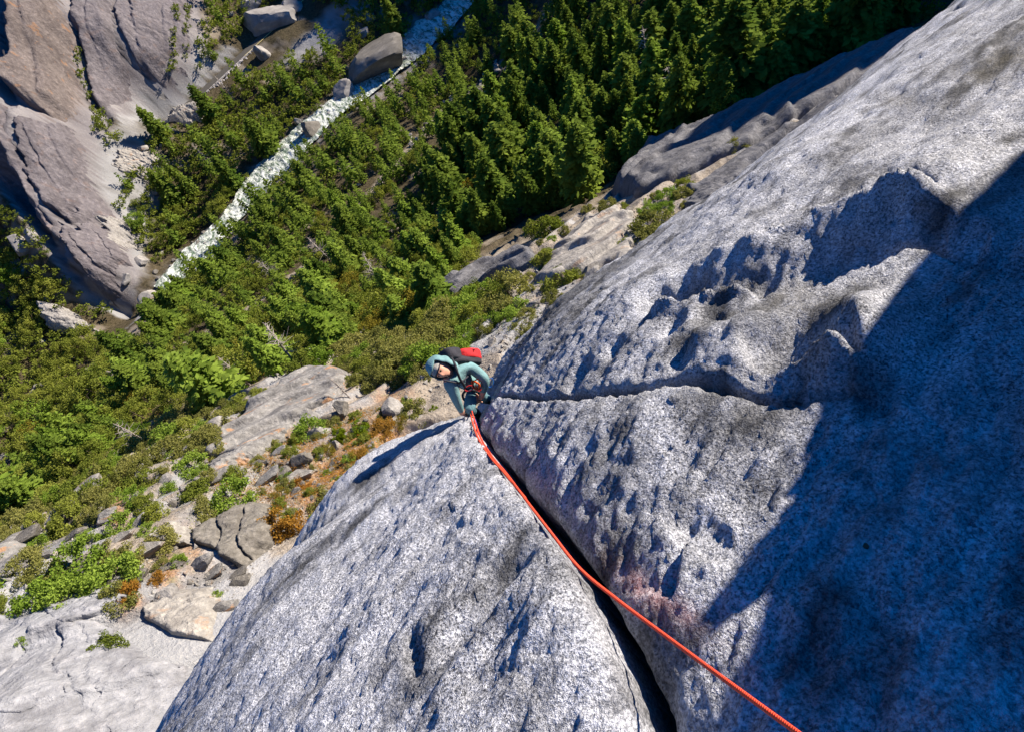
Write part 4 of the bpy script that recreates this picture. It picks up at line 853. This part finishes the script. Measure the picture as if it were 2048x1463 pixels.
far_wood('distant_leafy_trees', 'o', [broad_mesh(70 + s, M_OAK, 20, 11, .060) for s in range(3)], M_OAK, 'mass of smaller leafy trees filling the valley forest')
for P, x, y in sample(72, Z_SHR, 1.25): add_shr(P, x, y, rnd.uniform(1.2, 2.6), 'in the thicket', 'shrubs in the thicket')
for P, x, y in sample(140, Z_SLOPE, 1.35): add_shr(P, x, y, rnd.uniform(.6, 2.1), 'on the lower left slope', 'shrubs on the left slope')
for P, x, y in sample(36, Z_MIX, .9): add_shr(P, x, y, rnd.uniform(.4, 1.0), 'beside the slab', 'shrubs beside the slab')
for P, x, y in sample(38, Z_SHELF, 1.4): add_shr(P, x, y, rnd.uniform(.5, 1.7), 'on the rock shelf', 'shrubs on the rock shelf')
def one(px, py, wpx, me, lab, name='shrub', tall=.75):
    P = ghit(np.array([px], float), np.array([py], float))[0][0]; t = np.linalg.norm(P); wd = wpx * t / F
    o = plant(name, me, STR[0], P, wd * tall, 1 / tall, lab, 'shrub', None, .1); return o
one(720, 862, 44, SHL, 'bright lime green round bush, the right one of the pair'); one(678, 872, 32, SHL, 'bright lime green bush, the left one of the pair', tall=1.2)
one(572, 1045, 72, SHO, 'orange and green dry bush against the slab edge', tall=1.0); one(835, 830, 62, SHR[0], 'dull olive bush at the slab edge below the climber')
one(866, 818, 20, SHL, 'tiny green bush touching the slab left of the climber'); one(470, 1000, 78, SHR[3], 'dark green bush above the dark cracked plate', tall=.9)
one(232, 1290, 44, SHR[2], 'lone green bush on the pale lower left rock', tall=1.4); one(46, 1290, 22, SHR[3], 'tiny lone bush on the smooth lower left slab', tall=1.5)
one(435, 1190, 18, SHR[3], 'tiny green bush by the pale notched plate', tall=1.4); one(365, 1125, 30, SHR[3], 'narrow green bush below the small pale plate', tall=1.4)
one(250, 1195, 46, SHO, 'orange dry bush above the lone green bush', tall=.8); one(318, 1165, 36, SHO, 'faded orange bush under the narrow green bush', tall=.7)
one(262, 1120, 56, SHR[1], 'grey green bush left of the narrow green bush'); one(625, 870, 70, SHR[3], 'dark green wide bush left of the rough lichen boulder')
one(1310, 465, 80, SHR[0], 'spreading green bush at the slab rim on the shelf'); one(1255, 490, 34, SHR[2], 'small bush left of the spreading bush on the rim')
one(1475, 300, 36, SHR[0], 'round bush standing on the ribbed granite ramp', tall=1.0); one(1400, 335, 34, SHL, 'light green low bush on the ribbed ramp', tall=.5); one(1500, 282, 20, SHL, 'small light green bush above the round ramp bush', tall=.6)
one(1490, 215, 34, SHL, 'light green bush on top edge of the dark ramp, lower', tall=.6); one(1660, 125, 30, SHL, 'light green bush on top edge of the dark ramp, upper', tall=.6)
one(1090, 470, 74, SHR[2], 'tall olive bush at the left end of the rock shelf', tall=1.0); one(1090, 520, 50, SHR[2], 'round green bush beside the dark shaded plate')
one(1020, 590, 90, SHR[0], 'wide olive bush above the sandy patch'); one(1120, 570, 76, SHR[2], 'dense green bush under the pale rock shelf'); one(1015, 640, 50, SHR[3], 'dark green bush on the sandy patch')
one(1840, 40, 30, SHR[0], 'sunlit bush at the top right by the slab rim')
one(640, 1010, 60, SHR[0], 'yellow green brush at the slab edge right of the orange bush'); one(690, 975, 60, SHO, 'orange brush patch against the slab edge', tall=.5); one(760, 865, 60, SHO, 'low orange brush right of the lime bush', tall=.35)
one(600, 975, 46, SHO, 'orange dry bush left of the slab edge above the dark plate', tall=.6); one(655, 905, 40, OAK[4], 'yellow green brush among the loose stones', tall=.7); one(715, 915, 44, SHO, 'rusty orange brush beside the small dark grey boulder', tall=.5); one(560, 990, 40, OAK[4], 'yellowing bush above the orange and green bush', tall=.7)
one(800, 845, 36, OAK[4], 'yellow tuft of brush at the slab edge under the square boulder', tall=.5)
one(2035, 108, 34, SHR[2], 'small plant growing on the slab at the right edge', tall=.5) if False else None
for i, (px, py, h, lab) in enumerate([(660, 520, 9, 'bare grey snag in the green thicket above the climber'), (760, 560, 8, 'bare grey snag right of the middle thicket'), (672, 640, 6, 'pale dead branches above the left slope'), (585, 720, 6.5, 'bare dead tree above the long lichen plate'),
        (500, 770, 5.5, 'dead leaning tree left of the long lichen plate'), (290, 770, 8, 'dead grey tree on the sunny slope, left'), (230, 770, 7, 'fallen looking pale snag on the sunny slope, left edge'), (1300, 160, 15, 'grey dead conifer in the shaded forest, upper'),
        (1350, 240, 14, 'grey brown dead conifer beside the dark ramp'), (470, 200, 12, 'thin dead trunk across the river'), (430, 330, 12, 'dead snag across the river left of the rapids'), (560, 560, 9, 'pale dead trunk in the forest above the left trail'),
        (700, 795, 3.2, 'bleached dead brush by the rough lichen boulder'), (640, 640, 6, 'grey dead crown in the thicket'), (290, 880, 5, 'pale bare brush on the lower slope')]):
    P = ghit(np.array([px], float), np.array([py], float))[0][0]
    plant('dead_tree', None, SNAG[i % 3], P, h, 1.4, lab, 'tree', None, .12)
# low undergrowth nobody could count: one object
def undergrowth():
    bits = []; L = LM(77)
    for zone, n, md, s in [(Z_MID, 200, 2.0, .8), (Z_LOW, 260, 1.6, .7), (Z_FAR, 220, 2.4, .9), (Z_LEFT, 140, 2.4, .9), (Z_DARK, 120, 3.0, .9), (Z_SLOPE, 320, .6, .26), (Z_MIX, 220, .35, .18), (Z_SHR, 120, .8, .4), (Z_SHELF, 60, .8, .3)]:
        for P, x, y in sample(n, zone, md):
            q = s * rnd.uniform(.5, 1.3)
            for k in range(34):
                v = Vector((rnd.gauss(0, .7), rnd.gauss(0, .7), abs(rnd.gauss(.35, .35)))) * q; L.rand(Vector(P) + v, .13 * q, .6)
    obj('undergrowth', L.mesh('undergrowth', M_OAK), None, None, 'low brush filling the gaps between the trees and shrubs', None, None, 'stuff')
undergrowth()
def dry_grass():
    L = LM(78)
    for zone, n, md in [(Z_MIX, 500, .22)]:
        for P, x, y in sample(n, zone, md):
            for k in range(14):
                v = Vector((rnd.gauss(0, .12), rnd.gauss(0, .12), rnd.uniform(0, .15))); a = Vector((rnd.gauss(0, .3), rnd.gauss(0, .3), 1)).normalized() * rnd.uniform(.05, .13); L.quad(Vector(P) + v, a, a.orthogonal().normalized() * .02)
    obj('dry_grass', L.mesh('dry_grass', M_ORG), None, None, 'orange dry grass tufts on the slope beside the slab', None, None, 'stuff')
dry_grass()
def gravel():
    V = []; Fc = []
    T = np.array([[1, 0, -.4], [-.5, .87, -.4], [-.5, -.87, -.4], [.1, .1, .7], [.6, .5, .1]]); FT = np.array([[0, 1, 4], [1, 3, 4], [3, 0, 4], [1, 2, 3], [2, 0, 3]])
    b = 0
    for zone, n, md in [(Z_MIX, 1300, .12), (Z_SLOPE, 1300, .25), (Z_SHELF, 700, .2), ([(780, 780), (880, 740), (1080, 600), (1090, 640), (900, 810), (800, 850)], 700, .1), ([(200, 1150), (430, 1000), (560, 1080), (440, 1230), (300, 1260)], 900, .12)]:
        A = np.array(zone, float); bx = NP.uniform(A[:, 0].min(), A[:, 0].max(), n * 3); by = NP.uniform(A[:, 1].min(), A[:, 1].max(), n * 3); k = inpoly(bx, by, zone); bx = bx[k][:n]; by = by[k][:n]
        P, ok = ghit(bx, by, 14, 200, 200)
        for q in P[ok]:
            s_ = rnd.uniform(.03, .10) * (1 + 2 * (rnd.random() < .06)) * np.linalg.norm(q) / 40; M_ = np.array(Matrix.Rotation(rnd.uniform(0, 6.28), 3, Vector((rnd.gauss(0, 1), rnd.gauss(0, 1), 2)).normalized()))
            V.append((T * np.array([1, rnd.uniform(.6, 1), rnd.uniform(.5, 1)]) * s_) @ M_.T + q + [0, 0, s_ * .3]); Fc.append(FT + b); b += 5
    me = mesh_np('gravel', np.concatenate(V), np.concatenate(Fc), False); me.materials.append(M_PALE); obj('gravel', me, None, None, 'loose gravel and stone chips scattered over the slope', None, None, 'stuff')
gravel()
print('tris', sum(len(o.data.polygons) * 2 for o in {o.data.name: o for o in bpy.data.objects if o.type == 'MESH'}.values()))
print('plants', time.time() - T0)
# ------------------------------------------------------------------ climber, pack, rope
CR = Vector(RC[:, 0]); CU = Vector(RC[:, 1]); CB = Vector(RC[:, 2])       # picture right, picture up, towards the camera
def fabric(name, c, sc_=60, var=.18):
    m = NT(name); co = m.coord(); n = m.noise(co, 9, 5, .6); w_ = m.noise(co, sc_ * 4, 3, .6)
    col = m.mix(m.ramp(n, [(.3, 0), (.7, 1)]), tuple(x * (1 - var) for x in c), tuple(x * (1 + var) for x in c))
    m.principled(col, .85, .2, m.bump(w_, .4, .004, m.bump(n, .7, .03))); return m.m
M_JKT = fabric('teal_jacket', (.165, .30, .32)); M_PNT = fabric('blue_trousers', (.12, .24, .29)); M_SKIN = plain('skin', (.66, .34, .24), .55, .08, 20, .35)
M_BLK = fabric('charcoal_nylon', (.035, .035, .045)); M_RED = fabric('red_nylon', (.48, .025, .03)); M_HARN = fabric('harness_webbing', (.04, .04, .05)); M_ORA = plain('orange_sling', (.70, .12, .03), .5, .1); M_SHOE = fabric('shoe_rubber', (.05, .05, .055))
M_CAP = fabric('grey_cap', (.30, .29, .27)); M_BLU = plain('blue_anodised', (.02, .10, .35), .35, .1); M_EYE = plain('eye', (.03, .025, .02), .3, 0); M_MET = NT('steel'); M_MET.principled((.55, .55, .56), .3, .5, None, Metallic=1.0); M_MET = M_MET.m
JP = dict(pel=(945, 772, 6.20), spi=(924, 752, 6.02), che=(910, 742, 5.88), nec=(894, 743, 5.80), shL=(937, 729, 5.95), elL=(973, 759, 5.95), wrL=(966, 784, 6.06), haL=(960, 798, 6.10),
          shR=(901, 757, 5.76), elR=(911, 795, 5.86), wrR=(922, 819, 5.98), haR=(926, 828, 6.04), hipA=(946, 781, 6.20), knA=(937, 820, 5.98), hipB=(955, 774, 6.24), knB=(966, 795, 6.35), hd=(888, 740, 5.77))
J = {k: pt(*v) for k, v in JP.items()}
J['anA'] = Vector((-.02, 3.42, -6.02)); J['toA'] = Vector((-.04, 3.30, -6.08)); J['anB'] = Vector((.22, 3.62, -6.38)); J['toB'] = Vector((.25, 3.50, -6.45))
RAD = dict(pel=.135, spi=.13, che=.135, nec=.06, shL=.078, elL=.058, wrL=.034, haL=.030, shR=.078, elR=.056, wrR=.036, haR=.030, hipA=.095, knA=.062, anA=.05, toA=.045, hipB=.095, knB=.065, anB=.05, toB=.045, hd=.075)
EDG = [('pel', 'spi'), ('spi', 'che'), ('che', 'nec'), ('nec', 'hd'), ('che', 'shL'), ('shL', 'elL'), ('elL', 'wrL'), ('wrL', 'haL'), ('che', 'shR'), ('shR', 'elR'), ('elR', 'wrR'), ('wrR', 'haR'), ('pel', 'hipA'), ('hipA', 'knA'), ('knA', 'anA'), ('anA', 'toA'), ('pel', 'hipB'), ('hipB', 'knB'), ('knB', 'anB'), ('anB', 'toB')]
def skin(verts, edges, radii, root=0, sub=2):
    me = bpy.data.meshes.new('body'); me.from_pydata([tuple(v) for v in verts], edges, []); o = bpy.data.objects.new('tmp', me); COL.objects.link(o)
    md = o.modifiers.new('s', 'SKIN'); md.use_smooth_shade = True; md.branch_smoothing = .6
    for i, sv in enumerate(me.skin_vertices[0].data): sv.radius = (radii[i], radii[i]); sv.use_root = (i == root)
    o.modifiers.new('d', 'SUBSURF').levels = sub
    dg = bpy.context.evaluated_depsgraph_get(); ev = o.evaluated_get(dg); r = bpy.data.meshes.new_from_object(ev)
    bpy.data.objects.remove(o); return r
ks = list(J); ix = {k: i for i, k in enumerate(ks)}
body_me = skin([J[k] for k in ks], [(ix[a], ix[b]) for a, b in EDG], [RAD[k] for k in ks], ix['pel'])
def finger_chains(hand, fwd, palm_n, curl, s=1.0):
    fwd = fwd.normalized(); palm_n = (palm_n - fwd * palm_n.dot(fwd)).normalized(); sd = fwd.cross(palm_n); out = []
    for i, (o_, l) in enumerate(zip((-.030, -.010, .010, .029), (.066, .078, .073, .056))):
        p = [hand + sd * o_ * s + fwd * .012]; d = fwd.copy()
        for k in range(3):
            d = (d * math.cos(curl) + palm_n * math.sin(curl)).normalized(); p.append(p[-1] + d * l * s / 3 * 1.15)
        out.append((p, .0095))
    p = [hand + sd * -.03 * s - fwd * .03]; d = (fwd * .5 - sd * .8 + palm_n * .5).normalized()
    for k in range(2): p.append(p[-1] + d * .034 * s); d = (d + palm_n * .5 + fwd * .3).normalized()
    out.append((p, .0105)); return out
def join_meshes(meshes):
    bm = bmesh.new()
    for m_ in meshes: bm.from_mesh(m_)
    return bm
parts = [body_me]
for hk, wk, pn in (('haL', 'wrL', -CB), ('haR', 'wrR', -CB + CR * .5)):
    f = (J[hk] - J[wk])
    for ch, r_ in finger_chains(J[hk], f, pn, .55): parts.append(skin(ch, [(i, i + 1) for i in range(len(ch) - 1)], [r_] * (len(ch) - 1) + [r_ * .8], 0, 1))
# head: local frame with the crown towards the left of the picture and the face turned down to the hands
HC = pt(882, 737, 5.74); HT = (CR * -.92 + CU * .25 + CB * .25).normalized(); HF = (CU * -.62 + CR * .45 + CB * .68); HF = (HF - HT * HF.dot(HT)).normalized(); HS = HT.cross(HF)
HM = Matrix(((HS.x, HF.x, HT.x, HC.x), (HS.y, HF.y, HT.y, HC.y), (HS.z, HF.z, HT.z, HC.z), (0, 0, 0, 1)))    # x side, y face, z crown
bm = bmesh.new(); bmesh.ops.create_uvsphere(bm, u_segments=32, v_segments=24, radius=1)
for v in bm.verts:
    x, y, z = v.co; jaw = max(0, -z); X = x * (.078 - .022 * jaw); Y = y * (.098 - .012 * jaw); Z_ = z * .118
    if y > 0:
        Y += .026 * math.exp(-(x / .20) ** 2 - ((z + .10) / .22) ** 2)                        # nose
        Y += .006 * math.exp(-(x / .30) ** 2 - ((z + .48) / .10) ** 2) + .010 * math.exp(-(x / .3) ** 2 - ((z + .85) / .2) ** 2)   # lips, chin
        Y -= .010 * math.exp(-((abs(x) - .36) / .17) ** 2 - ((z - .08) / .13) ** 2)            # eye sockets
    v.co = (X, Y, Z_)
bm.transform(HM); parts.append(bm_mesh('head', bm))
bm = join_meshes(parts); bm.normal_update(); me = bm_mesh('body', bm)
for m_ in (M_JKT, M_PNT, M_SKIN, M_SHOE): me.materials.append(m_)
SEGM = [(0, 'pel', 'che'), (0, 'che', 'nec'), (0, 'che', 'shL'), (0, 'shL', 'elL'), (0, 'che', 'shR'), (0, 'shR', 'elR'), (0, 'elR', 'wrR'), (2, 'wrL', 'haL'), (2, 'wrR', 'haR'), (1, 'hipA', 'knA'), (1, 'knA', 'anA'), (1, 'hipB', 'knB'), (1, 'knB', 'anB'), (3, 'anA', 'toA'), (3, 'anB', 'toB'), (2, 'nec', 'hd')]
mid = J['elL'].lerp(J['wrL'], .72)
def seg_d(p, a, b):
    ab = b - a; t = max(0, min(1, (p - a).dot(ab) / ab.length_squared)); return (p - a - ab * t).length
for f in me.polygons:
    c = Vector(f.center); best = min(SEGM, key=lambda s_: seg_d(c, J[s_[1]], J[s_[2]])); mi = best[0]; d0 = seg_d(c, J[best[1]], J[best[2]])
    if seg_d(c, J['elL'], mid) < d0: mi = 0; d0 = seg_d(c, J['elL'], mid)
    if (c - HC).length < .135 or min((c - J['haL']).length, (c - J['haR']).length) < .10 and mi == 0 and min((c - J['haL']).length, (c - J['haR']).length) < .06: mi = 2
    f.material_index = mi
person = obj('person', me, None, None, 'climber in a teal hooded jacket and cap bending over the crack, hands on the rope', 'person')
# hood: shell round the head, open to the face
bm = bmesh.new(); bmesh.ops.create_uvsphere(bm, u_segments=36, v_segments=28, radius=1)
bmesh.ops.delete(bm, geom=[v for v in bm.verts if v.co.y > .42 - .12 * max(0, v.co.z) and v.co.z < .62], context='VERTS')
for v in bm.verts:
    x, y, z = v.co; w1 = 1 + .05 * math.sin(9 * z + 4 * x) * (1 if y < .4 else .3)
    v.co = (x * .112 * w1, (y * .128 - .012) * w1, z * .142 * w1 - (.03 if z < -.5 else 0))
bm.transform(HM); hm = bm_mesh('hood', bm); hood = obj('hood', hm, M_JKT, person); hood.modifiers.new('t', 'SOLIDIFY').thickness = .010
bm = bmesh.new(); bmesh.ops.create_uvsphere(bm, u_segments=28, v_segments=20, radius=1)
bmesh.ops.delete(bm, geom=[v for v in bm.verts if v.co.z < .30 or v.co.y < .05], context='VERTS')
for v in bm.verts: v.co = (v.co.x * .088, v.co.y * .109, v.co.z * .126)
bm.transform(HM); cap = obj('cap', bm_mesh('cap', bm), M_CAP, person); cap.modifiers.new('t', 'SOLIDIFY').thickness = .004
bm = bmesh.new(); vv = []
for k in range(13):
    a = math.pi * (k / 12); x = math.cos(a) * .082; vv.append((bm.verts.new((x, .095 * math.sin(a) * .55 + .045, .040)), bm.verts.new((x * .95, .055 + .080 * math.sin(a) ** .7, .030 + .012 * math.sin(a)))))
for k in range(12): bm.faces.new((vv[k][0], vv[k + 1][0], vv[k + 1][1], vv[k][1]))
bm.transform(HM); br = obj('brim', bm_mesh('brim', bm), M_BLK, cap); br.modifiers.new('t', 'SOLIDIFY').thickness = .005
for s_ in (-1, 1):
    bm = bmesh.new(); bmesh.ops.create_uvsphere(bm, u_segments=12, v_segments=8, radius=.0105, matrix=HM @ Matrix.Translation((s_ * .030, .080, .010))); obj('eye', bm_mesh('eye', bm), M_EYE, person)
def tube(name, pts, r, mat, parent=None, n=10, sub=8, label=None, cat=None, closed=False, flat=1.0):
    P = [Vector(p) for p in pts]; Q = []
    m = len(P); rng = range(m if closed else m - 1)
    for i in rng:
        p0, p1, p2, p3 = (P[(i - 1) % m] if closed or i else P[0]), P[i], P[(i + 1) % m], (P[(i + 2) % m] if closed or i + 2 < m else P[-1])
        for k in range(sub):
            t = k / sub; Q.append(.5 * ((2 * p1) + (p2 - p0) * t + (2 * p0 - 5 * p1 + 4 * p2 - p3) * t * t + (3 * p1 - p0 - 3 * p2 + p3) * t ** 3))
    if not closed: Q.append(P[-1])
    V = []; Fc = []; up = Vector((.3, .2, 1))
    N = len(Q)
    for i, q in enumerate(Q):
        tg = (Q[(i + 1) % N] - Q[i - 1]) if closed or 0 < i < N - 1 else (Q[1] - Q[0] if i == 0 else Q[-1] - Q[-2]); tg.normalize()
        a = tg.cross(up).normalized(); b = a.cross(tg)
        for k in range(n): V.append(q + a * math.cos(6.28319 * k / n) * r + b * math.sin(6.28319 * k / n) * r * flat)
    for i in range(N if closed else N - 1):
        for k in range(n): i2 = (i + 1) % N; Fc.append((i * n + k, i * n + (k + 1) % n, i2 * n + (k + 1) % n, i2 * n + k))
    return obj(name, mesh_np(name, [tuple(v) for v in V], Fc), mat, parent, label, cat)
off = CB * .0
harn = [J['pel'] + CR * .12 * math.cos(a) + (CB * .10 + CU * -.02) * math.sin(a) + (J['spi'] - J['pel']).normalized() * .03 for a in np.linspace(0, 6.283, 13)[:-1]]
tube('harness_belt', harn, .022, M_HARN, person, 8, 5, closed=True, flat=1.0)
tube('zip', [pt(893, 752, 5.66), pt(905, 758, 5.76), pt(922, 770, 5.93)], .004, M_HARN, person, 6, 6)
for lg in ('A',):
    c = J['hip' + lg].lerp(J['kn' + lg], .3); ax = (J['kn' + lg] - J['hip' + lg]).normalized(); u_ = ax.orthogonal().normalized(); v_ = ax.cross(u_)
    tube('leg_loop', [c + (u_ * math.cos(a) + v_ * math.sin(a)) * .098 for a in np.linspace(0, 6.283, 11)[:-1]], .014, M_HARN, person, 8, 4, closed=True)
# backpack
PA = pt(889, 717, 5.93); PB = pt(947, 716, 6.16); pa = (PB - PA).normalized(); pn_ = (CU * .8 - CB * .55); pn_ = (pn_ - pa * pn_.dot(pa)).normalized(); pw = pa.cross(pn_)
pack = obj('backpack', None, None, None, 'red and black climbing backpack worn by the climber', 'backpack'); pack.location = (0, 0, 0)
def sup(x): return math.copysign(abs(x) ** .5, x)
def pack_part(name, f0, f1, mat, wid, thick, lift, parent):
    V = []; nr, nc = 15, 24; L_ = (PB - PA).length + .10
    for i in range(nr):
        u = i / (nr - 1); e = (1 - abs(2 * u - 1) ** 5) ** .5 if 0 < u < 1 else .02; c = PA - pa * .05 + pa * L_ * (f0 + (f1 - f0) * u) + pn_ * lift
        for k in range(nc):
            a = 6.28319 * k / nc; wob = 1 + .05 * math.sin(5 * a + 7 * u)
            V.append(c + pw * sup(math.cos(a)) * wid * (.55 + .45 * e) * e ** .4 * wob + pn_ * sup(math.sin(a)) * thick * e ** .4 * wob)
    Fc = [(i * nc + k, i * nc + (k + 1) % nc, (i + 1) * nc + (k + 1) % nc, (i + 1) * nc + k) for i in range(nr - 1) for k in range(nc)]
    return obj(name, mesh_np(name, [tuple(v) for v in V], Fc), mat, parent)
pack_part('bag', .36, 1.0, M_RED, .135, .07, .0, pack); lid = pack_part('lid', 0, .44, M_BLK, .14, .08, .0, pack)
pack_part('back_panel', .08, .98, M_BLK, .13, .05, -.065, pack)
tube('haul_loop', [PA + pn_ * .05, PA - pa * .05 + pn_ * .09 + pw * .02, PA - pa * .02 + pn_ * .10 + pw * .05, PA + pa * .03 + pn_ * .08 + pw * .03], .006, M_BLK, lid, 6, 5)
strap = tube('shoulder_strap', [pt(903, 716, 5.80), pt(909, 727, 5.70), pt(914, 742, 5.68), pt(920, 757, 5.74), pt(927, 768, 5.84), pt(931, 776, 5.95)], .014, M_BLK, pack, 8, 6)
tube('chest_strap', [pt(888, 760, 5.66), pt(903, 763, 5.68), pt(920, 764, 5.78), pt(936, 752, 5.88)], .009, M_HARN, pack, 6, 6)
tube('compression_strap', [PA + pa * .30 + pw * q * .15 + pn_ * (.095 * math.cos(q * 1.4)) for q in (-1, -.5, 0, .5, 1)], .006, M_BLK, pack, 6, 5)
# gear on the harness: each sling of hardware a thing of its own
def carabiner(px, py, t, mat, lab, s=.05, rz=0):
    c = pt(px, py, t); u_ = (CU * math.cos(rz) + CR * math.sin(rz)); v_ = (CR * math.cos(rz) - CU * math.sin(rz)) * .55
    root = obj('carabiner', None, None, None, lab, 'carabiner'); tube('frame', [c + u_ * math.cos(a) * s + v_ * math.sin(a) * s for a in np.linspace(0, 6.283, 11)[:-1]], .0065, mat, root, 8, 4, closed=True)
    tube('gate', [c + v_ * s * .95 - u_ * s * .5, c + v_ * s * .8 + u_ * s * .6], .007, M_MET, root, 6, 2); return root
carabiner(952, 767, 5.93, M_ORA, 'orange carabiner at the climber\'s hip, nearest the elbow', .05, .4); carabiner(957, 773, 5.94, M_RED, 'red carabiner at the climber\'s hip, below the orange one', .045, -.3); carabiner(938, 776, 5.92, M_RED, 'red carabiner at the front of the harness', .045, 1.2)
carabiner(981, 765, 6.12, M_BLU, 'blue carabiner behind the climber\'s elbow', .05, .2)
tube('sling', [pt(944, 762, 5.95), pt(953, 764, 5.90), pt(959, 770, 5.92), pt(955, 779, 5.95), pt(948, 774, 5.96)], .011, M_ORA, None, 8, 6, 'orange webbing sling hanging from the harness', 'sling', True)
# rope
def rope_mat():
    m = NT('red_rope'); co = m.coord((1, 1, 1), (.6, .3, .9)); n = m.n('ShaderNodeTexWave'); m.l(co, n.inputs['Vector']); n.inputs['Scale'].default_value = 60; n.inputs['Distortion'].default_value = 2
    col = m.mix(m.ramp(n.outputs[0], [(.35, 0), (.65, 1)]), (.80, .04, .018), (.95, .11, .045)); m.principled(col, .6, .3, m.bump(n.outputs[0], .5, .002)); return m.m
M_ROPE = rope_mat()
RP = [(941, 800, 6.02), (944, 822, 5.95), (951, 845, 0), (962, 876, 0), (985, 913, 0), (1012, 945, 0), (1052, 999, 0), (1105, 1068, -1), (1160, 1136, -2), (1232, 1196, -2), (1340, 1277, -3), (1470, 1373, -4), (1610, 1475, 1.22), (1800, 1612, .95), (2050, 1800, .78)]
def slab_t(px, py):
    P = hit(zs2, np.array([px], float), np.array([py], float), .6, 14, 900)[0][0]; return float(np.linalg.norm(P))
pts_ = []; last = 5.9
for px, py, t in RP:
    if t <= 0:
        q = min(slab_t(px - 14, py), slab_t(px + 16, py), last) - {0: .02, -1: .03, -2: .05, -3: .09, -4: .20}[t]; t = q
    last = t; pts_.append(pt(px, py, t))
tube('rope', pts_, .0053, M_ROPE, None, 12, 14, 'taut red climbing rope running from the climber up the crack', 'rope')
pts2 = [pt(936, 806, 6.08), pt(941, 826, 6.0)] + [p + CR * (-.020 + .003 * i) - CB * .015 for i, p in enumerate(pts_[2:6])] + [pts_[6] - CB * .02]
tube('rope', pts2, .0055, M_ROPE, None, 10, 10, 'second slack strand of red rope lying in the crack below the climber', 'rope')
tube('quickdraw', [pt(949, 838, 5.55), pt(953, 846, 5.3), pt(957, 853, 5.2)], .010, M_BLU, None, 8, 4, 'small blue quickdraw clipped to the rope in the crack', 'quickdraw')
# bolt hole in the shaded slab
bp = hit(zs2, np.array([1731.]), np.array([1094.]), .6, 14, 900)[0][0]; bn = slab_n(np.array([bp[0]]), np.array([bp[1]]))[0]
bm = bmesh.new(); qm = Matrix.Translation(Vector(bp) + Vector(bn) * .004) @ Vector(bn).to_track_quat('Z', 'Y').to_matrix().to_4x4()
bmesh.ops.create_cone(bm, cap_ends=True, segments=6, radius1=.009, radius2=.008, depth=.012, matrix=qm); obj('bolt_stud', bm_mesh('bolt_stud', bm, False), plain('rusty_steel', (.12, .06, .035), .6, .3), None, 'small rusty bolt in the shaded blue part of the slab', 'bolt')
print('all', time.time() - T0)
